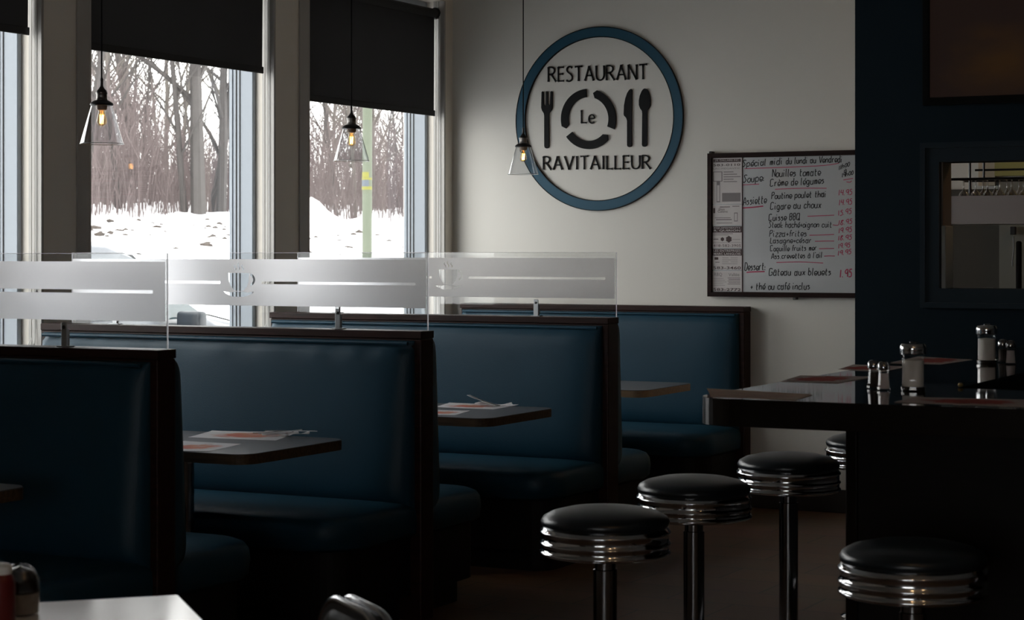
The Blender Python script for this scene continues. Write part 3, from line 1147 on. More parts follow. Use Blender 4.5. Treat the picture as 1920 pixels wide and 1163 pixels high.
def booth(y0, y1, xe, label, near=True, far=True, pucker=0.0, seed=0):
    XL = -5.88
    t = thing('booth_bench', (xe, (y0 + y1) / 2, 0), label, 'bench', 'blue upholstered booth benches')
    ox, oy = xe, (y0 + y1) / 2
    L = XL - ox
    h = (y1 - y0) / 2
    bm = new()
    box(bm, L, 0, -h, h, 0.0, TOP - 0.03, 0.006, 2)
    obj('divider_panel', bm, M_wenge, t)
    bm = new()
    box(bm, L - 0.005, 0.001, -h - 0.004, h + 0.001, TOP - 0.030, TOP, 0.003, 2)
    obj('cap_rail', bm, M_wenge, t)
    for s, on in ((-1, near), (1, far)):
        if not on:
            continue
        bm = new()
        pillow_face(bm, L + 0.01, -0.03 if s < 0 else -0.003, 0.44, TOP - 0.038, s * h, 0.052, s, 0.045, px=14 if s < 0 else 90, pz=10 if s < 0 else 16, pucker=pucker if s < 0 else 0.0, seed=seed)
        bk = obj('back_cushion', bm, M_leather, t, smooth=True, angle=80)
        bm = new()
        tube(bm, [(L + 0.03, s * (h + 0.030), TOP - 0.048), (-0.045, s * (h + 0.030), TOP - 0.048)], 0.008, 8)
        obj('piping', bm, M_leather, bk, smooth=True)
        bm = new()
        seat_mesh(bm, L, -0.02, s * h, s * (h + 0.56))
        obj('seat_cushion', bm, M_leather, t, smooth=True, angle=60)
        bm = new()
        ya, yb = sorted((s * h, s * (h + 0.50)))
        cor = (0, 0, 1, 0) if s > 0 else (0, 1, 0, 0)
        prism(bm, round_poly(L, -0.05, ya, yb, 0.13, 8, cor), 0.10, 0.335)
        prism(bm, round_poly(L, -0.10, ya, yb - 0.05 if s > 0 else yb, 0.10, 8, cor), 0.0, 0.10) if s > 0 else prism(bm, round_poly(L, -0.10, ya + 0.05, yb, 0.10, 8, cor), 0.0, 0.10)
        obj('seat_base', bm, M_kick, t)
    return t


booth(5.175, 5.270, -3.955, 'double booth bench nearest the camera at left, its back almost black', seed=1)
booth(6.865, 6.965, -3.955, 'double booth bench behind the first table, with puckered blue upholstery along its top', pucker=0.012, seed=2)
booth(8.640, 8.760, -3.955, 'double booth bench under the third pendant lamp, left of the farthest bench', pucker=0.004, seed=3)
booth(10.690, 10.795, -4.045, 'single booth bench standing against the cream back wall', far=False, pucker=0.003, seed=4)

# ---- clear screens on the booth backs
def screen(yc, x0, x1, label):
    t = thing('privacy_screen', ((x0 + x1) / 2, yc, TOP), label, 'screen', 'clear screens with frosted band on the booth backs')
    hw = (x1 - x0) / 2
    z1 = EYE - 0.010 - TOP
    bm = new()
    box(bm, -hw + 0.001, hw - 0.001, -0.003, 0.003, 0.003, z1)
    obj('clear_sheet', bm, M_panel, t)
    bm = new()
    box(bm, hw - 0.001, hw + 0.0015, -0.003, 0.003, 0.002, z1 + 0.001)
    box(bm, -hw - 0.0015, -hw + 0.001, -0.003, 0.003, 0.002, z1 + 0.001)
    box(bm, -hw, hw, -0.0032, 0.0032, z1 - 0.0005, z1 + 0.0012)
    obj('polished_edge', bm, M_frost, t)
    # frosted band with cut-outs: two slots, a steaming cup on its saucer
    fz0, fz1 = 1.240 - TOP, 1.434 - TOP
    zc = 1.336 - TOP
    F = lambda s, q, o: Vector((s, -0.0036 - o, q))
    holes = [[(0.105, zc - 0.0055), (hw - 0.055, zc - 0.0055), (hw - 0.055, zc + 0.0055), (0.105, zc + 0.0055)],
             [(-hw + 0.055, zc - 0.0055), (-0.105, zc - 0.0055), (-0.105, zc + 0.0055), (-hw + 0.055, zc + 0.0055)]]
    cup = [(-0.044, 0.034), (-0.042, 0.005), (-0.034, -0.018), (-0.020, -0.034), (-0.012, -0.0375), (0.012, -0.0375), (0.022, -0.033), (0.034, -0.018), (0.040, 0.002), (0.042, 0.034)]
    holes.append([(a * 1.22 - 0.010, zc + b * 1.05 + 0.004) for a, b in cup])
    # handle as a C-shaped slot
    oa = [(0.044 + 0.034 * cos(a), 0.008 + 0.028 * sin(a)) for a in [radians(-72 + 148 * i / 10) for i in range(11)]]
    ia = [(0.044 + 0.024 * cos(a), 0.008 + 0.018 * sin(a)) for a in [radians(66 - 128 * i / 10) for i in range(11)]]
    holes.append([(a - 0.006, zc + b + 0.004) for a, b in oa + ia])
    sauc = [(-0.078, -0.041), (-0.045, -0.046), (-0.020, -0.0415), (0.020, -0.0415), (0.045, -0.046), (0.076, -0.041), (0.068, -0.050), (0.045, -0.058), (0.028, -0.0635), (-0.030, -0.0635), (-0.048, -0.058), (-0.068, -0.050)]
    holes.append([(a - 0.010, zc + b + 0.004) for a, b in sauc])
    for k, (sx, sc) in enumerate(((-0.030, 0.9), (-0.012, 1.15), (0.008, 0.9))):
        c = [(sx + 0.004 * sin(v * 6.28), zc + 0.049 + 0.030 * sc * v) for v in [i / 8 for i in range(9)]]
        w_ = [0.0008 + 0.0028 * sin(pi * i / 8) for i in range(9)]
        holes.append([(p[0] - w, p[1]) for p, w in zip(c, w_)] + [(p[0] + w, p[1]) for p, w in reversed(list(zip(c, w_)))])
    bm = new()
    prism(bm, [(-hw + 0.004, fz0), (hw - 0.006, fz0), (hw - 0.006, fz1), (-hw + 0.004, fz1)], 0, 0, F, holes)
    tag(obj('frosted_band', bm, M_frost, t), 'frosted band with cut-out steaming coffee cup and slots')
    for sx in (-1, 1):
        cxx = 0.48 if sx > 0 else -0.66
        bm = new()
        box(bm, cxx - 0.013, cxx + 0.013, -0.0085, -0.0045, 0.0, 0.082, 0.002, 1)
        box(bm, cxx - 0.013, cxx + 0.013, 0.0035, 0.0075, 0.0, 0.060, 0.002, 1)
        box(bm, cxx - 0.026, cxx + 0.026, -0.016, 0.016, 0.0, 0.004, 0.001, 1)
        c = obj('clip', bm, M_steel, t)
        bm = new()
        lathe(bm, [(0.006, 0), (0.006, 0.003), (0.003, 0.005)], (0, 0, 0), 10, Matrix.Translation((cxx, -0.0085, 0.066)) @ Matrix.Rotation(pi / 2, 4, 'X'))
        obj('screw', bm, M_black, c, smooth=True)
    return t


screen(5.222, -5.75, -3.953, 'clear screen with frosted band on the nearest booth back, at the left edge')
screen(6.915, -5.75, -3.954, 'clear screen with frosted coffee cup band on the second booth back')
screen(8.700, -5.75, -3.940, 'clear screen with frosted band in front of the cream wall, farthest of the three')

# ================================================================= BOOTH TABLES
def booth_table(yc, x1, depth, label, edge):
    L = 1.72
    t = thing('booth_table', (x1 - L / 2, yc, 0), label, 'table', 'pedestal tables in the booths')
    h = L / 2
    bm = new()
    outl = round_poly(-h, h, -depth / 2, depth / 2, 0.075, 8, (0, 1, 1, 0))
    prism(bm, outl, 0.715, 0.750)
    obj('table_edge', bm, edge, t)
    bm = new()
    prism(bm, [(x * 0.998, y * 0.994) for x, y in outl], 0.7495, 0.7525)
    obj('table_top', bm, M_laminate, t)
    for sx in (h - 0.52, -h + 0.35):
        bm = new()
        lathe(bm, [(0.038, 0.02), (0.038, 0.69), (0.09, 0.70), (0.09, 0.715)], (sx, 0, 0), 24)
        lathe(bm, [(0.20, 0.0), (0.20, 0.012), (0.17, 0.022), (0.06, 0.035), (0.045, 0.05)], (sx, 0, 0), 32)
        obj('pedestal', bm, M_chrome_d, t, smooth=True)
    return t


booth_table(4.42, -4.10, 0.66, 'booth table at the left edge, just its dark corner showing', M_edgeband)
booth_table(6.14, -4.05, 0.68, 'booth table under the first pendant lamp with two paper placemats', M_edgeband)
booth_table(7.86, -4.01, 0.68, 'booth table between second and third benches with crossed fork on placemat', M_edgeband)
booth_table(9.74, -4.10, 0.68, 'farthest booth table with pale edge band, in front of the wall bench', M_edgelight)

TZ = 0.7526


def paper(pts, z, m, label, group, curl=0.004, seed=0):
    """sheet of paper given by its four corners (near-left, near-right, far-right, far-left)"""
    p = [Vector((a.x, a.y, 0)) for a in pts]
    bm = new()
    n = 10
    rnd = random.Random(seed)
    ph = rnd.uniform(0, 6)
    c = sum(p, Vector()) / 4
    g = []
    for i in range(n + 1):
        row = []
        for j in range(n + 1):
            u, v = i / n, j / n
            q = (p[0] * (1 - u) + p[1] * u) * (1 - v) + (p[3] * (1 - u) + p[2] * u) * v
            e = (abs(2 * u - 1) ** 4 + abs(2 * v - 1) ** 4) / 2
            row.append(bm.verts.new((q.x - c.x, q.y - c.y, 0.0008 + curl * e * (0.5 + 0.5 * sin(ph + 3 * u + 2 * v)))))
        g.append(row)
    for i in range(n):
        for j in range(n):
            bm.faces.new((g[i][j], g[i + 1][j], g[i + 1][j + 1], g[i][j + 1]))
    bmesh.ops.solidify(bm, geom=bm.faces[:], thickness=0.0004)
    o = obj('placemat', bm, m, None, (c.x, c.y, z))
    o.location = (c.x, c.y, z)
    return tag(o, label, 'placemat', group)


def mat_at(q, z, m, label, group, seed=0, curl=0.004):
    return paper([atZ(x, y, z) for x, y in q], z, m, label, group, curl, seed)


g1 = 'paper placemats on the booth tables'
mat_at([(352, 822), (517, 827), (560, 811), (398, 809)], TZ, M_paper, 'white placemat with red picture on the first booth table, farther of two', g1, 1)
mat_at([(300, 846), (392, 848), (453, 833), (345, 829)], TZ, M_paper, 'white placemat with red picture on the first booth table, nearer of two', g1, 2)
mat_at([(815, 765), (925, 768), (973, 760), (843, 756)], TZ, M_paper, 'white placemat under the crossed fork on the second booth table', g1, 3)
mat_at([(790, 778), (852, 779), (882, 771), (815, 769)], TZ, M_paper, 'small visible corner of white placemat, nearer of two on the second booth table', g1, 4)

CT = 1.05


def fork_thing(loc, rz, label, tilt=0.0, cat='fork'):
    bm = new()
    pr = [(-0.090, -0.011), (-0.085, -0.012), (0.0, -0.004), (0.035, -0.0035), (0.045, -0.011), (0.055, -0.012), (0.095, -0.011), (0.095, -0.008), (0.062, -0.007), (0.062, -0.004), (0.096, -0.0045), (0.096, -0.0015), (0.062, -0.0015),
          (0.062, 0.0015), (0.096, 0.0015), (0.096, 0.0045), (0.062, 0.004), (0.062, 0.007), (0.095, 0.008), (0.095, 0.011), (0.055, 0.012), (0.045, 0.011), (0.035, 0.0035), (0.0, 0.004), (-0.085, 0.012), (-0.090, 0.011)]
    prism(bm, pr, 0, 0.0022, lambda x, y, z: Vector((x, y, 0.004 + z + 0.010 * max(0, x) / 0.09 + tilt * (x + 0.09))))
    o = obj('fork', bm, M_steel, None, loc, rot=(0, 0, rz))
    return tag(o, label, cat)


def knife_thing(loc, rz, label):
    bm = new()
    prism(bm, [(-0.10, -0.008), (-0.10, 0.008), (0.0, 0.006), (0.09, 0.008), (0.105, 0.0), (0.0, -0.006)], 0, 0.0025, lambda x, y, z: Vector((x, y, 0.003 + z)))
    return tag(obj('table_knife', bm, M_steel, None, loc, rot=(0, 0, rz)), label, 'knife')


def napkin(loc, rz, label, sx=0.085, sy=0.03):
    bm = new()
    n, mseg = 10, 6
    g = []
    for i in range(n + 1):
        row = []
        for j in range(mseg + 1):
            u, v = i / n, j / mseg
            x = (2 * u - 1) * sx
            y = (2 * v - 1) * sy * (0.75 + 0.25 * sin(u * 5 + 1))
            z = 0.002 + 0.014 * (1 - (2 * v - 1) ** 2) * (0.5 + 0.5 * sin(u * 7)) + 0.004
            row.append(bm.verts.new((x, y, z)))
        g.append(row)
    for i in range(n):
        for j in range(mseg):
            bm.faces.new((g[i][j], g[i + 1][j], g[i + 1][j + 1], g[i][j + 1]))
    bmesh.ops.solidify(bm, geom=bm.faces[:], thickness=0.002)
    return tag(obj('napkin', bm, M_napkin, None, loc, rot=(0, 0, rz), smooth=True), label, 'napkin')


p = atZ(523, 818, TZ)
napkin((p.x, p.y, TZ + 0.002), 0.9, 'white napkin lying folded beneath the cutlery on the first booth table', 0.075, 0.03)
p = atZ(551, 817, TZ)
napkin((p.x, p.y, TZ + 0.001), 0.5, 'white napkin reaching past the placemat edge on the first booth table', 0.06, 0.022)
p = atZ(519, 822, TZ)
fork_thing((p.x, p.y, TZ + 0.016), 0.55, 'steel fork lying on the napkin of the first booth table')
p = atZ(545, 819, TZ)
knife_thing((p.x, p.y, TZ + 0.018), 0.35, 'steel table knife on the napkin of the first booth table')
p = atZ(925, 762, TZ)
napkin((p.x, p.y, TZ + 0.002), 0.3, 'white napkin on the placemat of the second booth table', 0.085, 0.032)
p = atZ(907, 763, TZ)
fork_thing((p.x, p.y, TZ + 0.004), 2.9, 'steel fork propped up on the napkin of the second booth table', 0.16)

# ================================================================= PENDANT LAMPS
def pendant(loc, label):
    t = thing('pendant_lamp', loc, label, 'lamp', 'glass cone pendant lamps over the booth tables')
    # loc is the middle of the shade's lower rim
    bm = new()
    n = 40
    prof = [(0.083, 0.0), (0.0815, 0.003), (0.040, 0.146), (0.038, 0.150)]
    lathe(bm, prof, (0, 0, 0), n, cap=False)
    obj('glass_shade', bm, M_shade, t, smooth=True, angle=60)
    bm = new()
    rim = [(0.083 * cos(2 * pi * i / 48), 0.083 * sin(2 * pi * i / 48), 0.0) for i in range(49)]
    tube(bm, rim, 0.0013, 6, False)
    obj('shade_rim', bm, M_edge, t, smooth=True)
    bm = new()
    lathe(bm, [(0.002, 0.147), (0.043, 0.147), (0.045, 0.151), (0.043, 0.156), (0.032, 0.164), (0.023, 0.168), (0.002, 0.168)], (0, 0, 0), 32)
    obj('shade_cap', bm, M_black, t, smooth=True)
    bm = new()
    lathe(bm, [(0.001, 0.166), (0.0215, 0.166), (0.0225, 0.170), (0.0205, 0.174), (0.0205, 0.190), (0.0225, 0.193), (0.0225, 0.197), (0.001, 0.197)], (0, 0, 0), 32)
    obj('socket', bm, M_socket, t, smooth=True)
    bm = new()
    lathe(bm, [(0.001, 0.196), (0.021, 0.197), (0.018, 0.205), (0.010, 0.214), (0.006, 0.222), (0.0055, 0.240), (0.0065, 0.247), (0.003, 0.256), (0.001, 0.258)], (0, 0, 0), 24)
    obj('cord_grip', bm, M_black, t, smooth=True)
    bm = new()
    lathe(bm, [(0.001, 0.128), (0.017, 0.130), (0.021, 0.136), (0.022, 0.147), (0.001, 0.149)], (0, 0, 0), 24)
    obj('bulb_collar', bm, M_porcelain, t, smooth=True)
    bm = new()
    lathe(bm, [(0.001, 0.067), (0.008, 0.068), (0.016, 0.074), (0.0195, 0.084), (0.0185, 0.098), (0.014, 0.114), (0.012, 0.128)], (0, 0, 0), 24, cap=False)
    b = obj('bulb', bm, M_bulb, t, smooth=True)
    bm = new()
    for a in range(5):
        c0 = (0.0058 * cos(a * 1.2566), 0.0058 * sin(a * 1.2566))
        c1 = (0.0072 * cos(a * 1.2566 + 0.6), 0.0072 * sin(a * 1.2566 + 0.6))
        tube(bm, [(c0[0], c0[1], 0.078), (c1[0], c1[1], 0.112)], 0.0013, 6)
    obj('filament', bm, M_fil, b, smooth=True)
    bm = new()
    tube(bm, [(0, 0, 0.25), (0, 0, ZC - loc[2])], 0.0032, 8)
    obj('cord', bm, M_cord, t, smooth=True)
    bm = new()
    lathe(bm, [(0.002, -0.03), (0.03, -0.028), (0.055, -0.01), (0.058, 0.0)], (0, 0, ZC - loc[2]), 24)
    obj('ceiling_rose', bm, M_black, t, smooth=True)
    return t


pendant((-4.93, 6.100, 1.880), 'glass cone pendant lamp in front of the leftmost visible pillar')
pendant((-4.90, 7.860, 1.884), 'glass cone pendant lamp in front of the window with the pale pole')
pendant((-4.93, 9.664, 1.884), 'glass cone pendant lamp hanging over the left rim of the round sign')

# ================================================================= BAR COUNTER
CX0, CX1, CY0, CY1 = -2.175, -1.60, 5.31, 6.04
counter = thing('bar_counter', (CX0, CY0, 0), 'long dark bar counter with glossy top and rounded near corner', 'counter')


def cl(pts):
    return [(x - CX0, y - CY0) for x, y in pts]


def l_outline(ins=0.0):
    r = 0.12
    a = [(CX0 + ins + r - r * cos(radians(t)), CY0 + ins + r - r * sin(radians(t))) for t in range(0, 91, 9)]
    return a + [(0.9, CY0 + ins), (0.9, CY1 - ins), (CX1 - ins, CY1 - ins), (CX1 - ins, YBLUE), (CX0 + ins, YBLUE)]


bm = new()
prism(bm, cl(l_outline()), CT - 0.078, CT - 0.003)
obj('counter_edge', bm, M_counteredge, counter)
bm = new()
prism(bm, cl(l_outline(0.001)), CT - 0.003, CT)
obj('countertop', bm, M_counter, counter)
bm = new()
o = cl([(-1.82, 5.70), (0.9, 5.70), (0.9, 5.78), (-1.74, 5.78), (-1.74, YBLUE - 0.01), (-1.82, YBLUE - 0.01)])
prism(bm, o, 0.0, CT - 0.078)
obj('counter_base', bm, M_cbase, counter)
bm = new()
box(bm, -1.835 - CX0, -1.80 - CX0, 5.685 - CY0, 5.72 - CY0, 0.0, CT - 0.079, 0.004, 2)
obj('corner_strip', bm, M_counteredge, counter)
bm = new()
tube(bm, cl([(-1.96, 8.5), (-1.96, 5.66)])[0:1] and [(-0.0 + (-1.96 - CX0), 8.5 - CY0, 0.2), (-1.96 - CX0, 5.62 - CY0, 0.2), (-1.90 - CX0, 5.56 - CY0, 0.2), (2.9, 5.56 - CY0, 0.2)], 0.022, 12)
obj('foot_rail', bm, M_chrome_d, counter, smooth=True)
bm = new()
for x, y in ((-1.725, 6.06), (-1.725, 7.1), (-1.725, 8.3)):
    box(bm, x - CX0 - .012, x - CX0 + 0.12, y - CY0 - 0.02, y - CY0 + 0.02, 0.75, CT - 0.078)
obj('bracket', bm, M_cbase, counter)

# counter things
def sugar_jar(loc, label, group, m=M_sugar):
    t = thing('sugar_dispenser', loc, label, 'sugar dispenser', group)
    bm = new()
    lathe(bm, [(0.036, 0.0), (0.038, 0.004), (0.038, 0.014), (0.034, 0.020), (0.034, 0.100), (0.036, 0.108), (0.036, 0.112)], (0, 0, 0), 12, cap=False)
    obj('glass_body', bm, M_jarglass, t, smooth=False)
    bm = new()
    lathe(bm, [(0.001, 0.0), (0.034, 0.001), (0.036, 0.012), (0.001, 0.013)], (0, 0, 0), 24)
    obj('glass_foot', bm, M_chrome_d, t, smooth=True)
    bm = new()
    lathe(bm, [(0.001, 0.014), (0.0315, 0.014), (0.0315, 0.092), (0.012, 0.095), (0.001, 0.094)], (0, 0, 0), 24)
    obj('sugar', bm, m, t, smooth=True)
    bm = new()
    lathe(bm, [(0.001, 0.110), (0.0385, 0.110), (0.040, 0.114), (0.0385, 0.119), (0.040, 0.123), (0.0385, 0.134), (0.034, 0.141), (0.012, 0.144), (0.001, 0.144)], (0, 0, 0), 28)
    obj('chrome_lid', bm, M_chrome, t, smooth=True)
    bm = new()
    box(bm, -0.010, 0.010, -0.004, 0.016, 0.143, 0.147, 0.001, 1)
    obj('pour_flap', bm, M_chrome_d, t)
    return t


def shaker(loc, label, m, group):
    t = thing('shaker', loc, label, 'shaker', group)
    bm = new()
    lathe(bm, [(0.018, 0.0), (0.021, 0.003), (0.021, 0.010), (0.018, 0.016), (0.0155, 0.058), (0.016, 0.064)], (0, 0, 0), 10, cap=False)
    obj('glass_body', bm, M_jarglass, t)
    bm = new()
    lathe(bm, [(0.001, 0.004), (0.0175, 0.005), (0.0165, 0.015), (0.0140, 0.050), (0.001, 0.051)], (0, 0, 0), 16)
    obj('contents', bm, m, t, smooth=True)
    bm = new()
    lathe(bm, [(0.001, 0.062), (0.018, 0.062), (0.019, 0.065), (0.0175, 0.078), (0.012, 0.086), (0.001, 0.088)], (0, 0, 0), 20)
    obj('metal_cap', bm, M_chrome_d, t, smooth=True)
    return t


gs, gh = 'glass sugar dispensers on the bar', 'salt and pepper shakers on the bar'
p = atZ(1712, 733, CT)
sugar_jar((p.x, p.y, CT), 'tall glass sugar dispenser nearer the camera, in front of the blue wall', gs)
p = atZ(1850, 682, CT)
sugar_jar((p.x, p.y, CT), 'tall glass sugar dispenser farther back, at the right end', gs)
p = atZ(1638, 729, CT)
shaker((p.x, p.y, CT), 'pepper shaker, leftmost on the bar', M_pepper, gh)
p = atZ(1657, 732, CT)
shaker((p.x, p.y, CT), 'salt shaker between the pepper and the nearer sugar dispenser', M_salt, gh)
p = atZ(1880, 680, CT)
shaker((p.x, p.y, CT), 'pepper shaker beside the farther sugar dispenser', M_pepper, gh)
p = atZ(1895, 683, CT)
shaker((p.x, p.y, CT), 'salt shaker farthest right on the bar', M_salt, gh)

g2 = 'paper placemats on the bar counter'
mat_at([(1333, 744), (1490, 751), (1525, 741), (1325, 729)], CT, M_paper2, 'tan paper placemat at the rounded corner of the bar', g2, 5, 0.0015)
mat_at([(1462, 716), (1570, 719), (1640, 707), (1500, 705)], CT, M_paper3, 'red and tan placemat on the bar, left of the shakers', g2, 6, 0.0015)
mat_at([(1570, 694), (1655, 697), (1700, 688), (1600, 684)], CT, M_paper3, 'red placemat lying behind the shaker pair on the bar', g2, 7, 0.0015)
mat_at([(1668, 681), (1762, 684), (1824, 675), (1722, 669)], CT, M_paper3, 'red and tan placemat just left of the farther sugar dispenser', g2, 8, 0.0015)
mat_at([(1676, 755), (1925, 764), (1925, 751), (1715, 745)], CT, M_paper3, 'wide red placemat at the near edge of the bar, right of the sugar dispenser', g2, 9, 0.0015)

# small brass knob screwed under the inner edge of the counter leg
p = atZ(1801, 726, CT)
bm = new()
lathe(bm, [(0.001, 0.0), (0.006, 0.001), (0.009, 0.006), (0.006, 0.012), (0.001, 0.013)], (0, 0, 0), 14)
tag(obj('brass_knob', bm, mat('brass', (0.45, 0.32, 0.12), 0.3, 1.0), None, (p.x, p.y, CT), smooth=True), 'tiny round brass knob on the inner corner of the bar top', 'knob')

# ================================================================= BAR STOOLS
def stool(loc, label):
    t = thing('bar_stool', loc, label, 'stool', 'black and chrome bar stools at the counter')
    R = 0.185
    bm = new()
    prof = [(0.001, 0.682), (R - 0.012, 0.682), (R - 0.004, 0.688), (R - 0.001, 0.700), (R - 0.008, 0.712), (R - 0.030, 0.724), (R - 0.075, 0.735), (R - 0.13, 0.741), (0.001, 0.744)]
    lathe(bm, prof, (0, 0, 0), 64)
    obj('seat_cushion', bm, M_stoolv, t, smooth=True, angle=60)
    bm = new()
    prof = [(R - 0.02, 0.604), (R - 0.006, 0.604)]
    for z in (0.606, 0.632, 0.664):
        prof += [(R - 0.003, z), (R + 0.001, z + 0.002), (R + 0.0025, z + 0.0055), (R + 0.001, z + 0.009), (R - 0.003, z + 0.011)]
    prof += [(R - 0.006, 0.685), (R - 0.02, 0.686)]
    lathe(bm, prof, (0, 0, 0), 64, cap=False)
    obj('chrome_band', bm, M_chrome, t, smooth=True, angle=70)
    bm = new()
    lathe(bm, [(0.001, 0.600), (R - 0.012, 0.602), (R - 0.012, 0.612), (0.001, 0.613)], (0, 0, 0), 48)
    obj('seat_plate', bm, M_black, t, smooth=True)
    bm = new()
    lathe(bm, [(0.034, 0.035), (0.034, 0.56), (0.030, 0.562), (0.030, 0.585), (0.075, 0.597), (0.075, 0.602)], (0, 0, 0), 32)
    obj('column', bm, M_chrome_d, t, smooth=True)
    bm = new()
    lathe(bm, [(0.125, 0.0), (0.125, 0.006), (0.115, 0.014), (0.07, 0.022), (0.050, 0.036), (0.036, 0.045)], (0, 0, 0), 40)
    obj('floor_flange', bm, M_chrome, t, smooth=True)
    return t


s0 = stool((-2.385, 5.19, 0), 'black bar stool in front of the rounded counter corner, nearest of the row')
for x, y, l in ((-2.455, 6.03, 'black bar stool second in the row along the counter side'),
                (-2.430, 6.87, 'black bar stool third in the row, below the counter corner'),
                (-2.40, 7.78, 'farthest black bar stool, half hidden behind the counter base'),
                (-1.415, 4.93, 'black bar stool standing alone at the near side of the counter, bottom right')):
    dup(s0, (x, y, 0), l)

# ================================================================= FOREGROUND TABLE, CHAIR, CONDIMENTS
pc_ = atZ(335, 1115, 0.75)
ft = thing('cafe_table', (pc_.x, pc_.y, 0), 'pale shiny table corner at the bottom left, nearest the camera', 'table')
ang = radians(-44)
ft.rotation_euler = (0, 0, ang)
S = 0.75
bm = new()
box(bm, -S * 0, S, -S, 0, 0.722, 0.75, 0.004, 2)
bm.free()
bm = new()
box(bm, -0.0, 0.75, -0.9, 0.0, 0.722, 0.750, 0.004, 2)
ft2 = obj('table_top', bm, M_tabletop, ft)
bm = new()
lathe(bm, [(0.22, 0.0), (0.22, 0.012), (0.05, 0.04), (0.035, 0.05), (0.035, 0.722)], (0.375, -0.45, 0), 28)
obj('pedestal', bm, M_chrome_d, ft, smooth=True)

# tub-backed diner chair, top of its back showing
def diner_chair(loc, rz, label):
    t = thing('diner_chair', loc, label, 'chair', rz=rz)
    W, H0, H1 = 0.19, 0.47, 0.822
    # back outline in the x-z plane
    def outline(ins):
        r = 0.12 - ins
        pts = []
        for a in range(0, 91, 9):
            pts.append((W - ins - r + r * cos(radians(a)), H1 - ins - r + r * sin(radians(a))))
        for a in range(90, 181, 9):
            pts.append((-W + ins + r + r * cos(radians(a)), H1 - ins - r + r * sin(radians(a))))
        return [(W - ins, H0 + ins)] + pts + [(-W + ins, H0 + ins)]
    bm = new()
    for y, ins in ((0, 0),):
        rings = []
        for yy, k in ((-0.020, 0.020), (-0.026, 0.03), (-0.036, 0.05), (-0.042, 0.09)):
            rings.append([bm.verts.new((x, yy, z)) for x, z in outline(k)])
        for a, b in zip(rings, rings[1:]):
            for i in range(len(a)):
                bm.faces.new((a[i], a[(i + 1) % len(a)], b[(i + 1) % len(a)], b[i]))
        bm.faces.new(rings[-1])
        bm.faces.new(rings[0])
    obj('back_pad', bm, M_stoolv, t, smooth=True, angle=60)
    bm = new()
    prism(bm, outline(0.006), -0.02, 0.020, lambda x, z, y: Vector((x, y, z)))
    obj('back_shell', bm, M_black, t)
    for yy in (-0.014, 0.014):
        bm = new()
        tube(bm, [(x, yy, z) for x, z in outline(0.002)], 0.008, 10)
        obj('chrome_piping', bm, M_chrome, t, smooth=True)
    bm = new()
    box(bm, -0.20, 0.20, -0.44, -0.03, 0.42, 0.47, 0.02, 3)
    obj('seat', bm, M_stoolv, t, smooth=True)
    for sx in (-1, 1):
        for sy in (-0.40, -0.02):
            bm = new()
            tube(bm, [(sx * 0.17, sy, 0.43), (sx * 0.19, sy + (0.03 if sy > -0.1 else -0.02), 0.0)], 0.011, 10)
            obj('leg', bm, M_chrome, t, smooth=True)
    for sx in (-1, 1):
        bm = new()
        tube(bm, [(sx * 0.15, -0.02, 0.43), (sx * 0.15, 0.0, 0.50)], 0.011, 10)
        obj('back_post', bm, M_chrome, t, smooth=True)
    return t


diner_chair((-1.93, 3.12, 0), radians(-39), 'black padded chair back with chrome piping at the bottom centre')


def bottle(loc, label):
    t = thing('ketchup_bottle', loc, label, 'bottle')
    bm = new()
    lathe(bm, [(0.001, 0.0), (0.026, 0.002), (0.029, 0.010), (0.029, 0.085), (0.025, 0.096), (0.022, 0.100)], (0, 0, 0), 28)
    obj('squeeze_body', bm, M_red, t, smooth=True)
    bm = new()
    lathe(bm, [(0.022, 0.100), (0.023, 0.103), (0.023, 0.114), (0.018, 0.119), (0.001, 0.121)], (0, 0, 0), 28)
    tag(obj('cap', bm, M_white, t, smooth=True), 'white cap')
    return t


bz = 0.75
p = atZ(0, 1174, bz)
bottle((p.x, p.y, bz + 0.0), 'red squeeze bottle with white cap at the left edge of the pale table')
t = thing('condiment_jar', (0, 0, 0), 'round-shouldered glass jar with dark contents beside the red bottle', 'jar')
p = atZ(37, 1152, bz)
t.location = (p.x, p.y, bz)
bm = new()
lathe(bm, [(0.034, 0.0), (0.038, 0.006), (0.040, 0.05), (0.038, 0.072), (0.028, 0.090), (0.016, 0.098), (0.012, 0.100)], (0, 0, 0), 32, cap=False)
obj('glass_body', bm, M_jarglass, t, smooth=True)
bm = new()
lathe(bm, [(0.001, 0.044), (0.037, 0.044), (0.0355, 0.070), (0.026, 0.087), (0.001, 0.096)], (0, 0, 0), 28)
tag(obj('dark_filling', bm, M_jam, t, smooth=True), 'dark upper filling')
bm = new()
lathe(bm, [(0.001, 0.003), (0.036, 0.004), (0.0375, 0.043), (0.001, 0.0435)], (0, 0, 0), 28)
tag(obj('pale_filling', bm, mat('pale_filling', (0.30, 0.26, 0.22), 0.6, noise=0.5, nscale=60), t, smooth=True), 'pale lower filling')

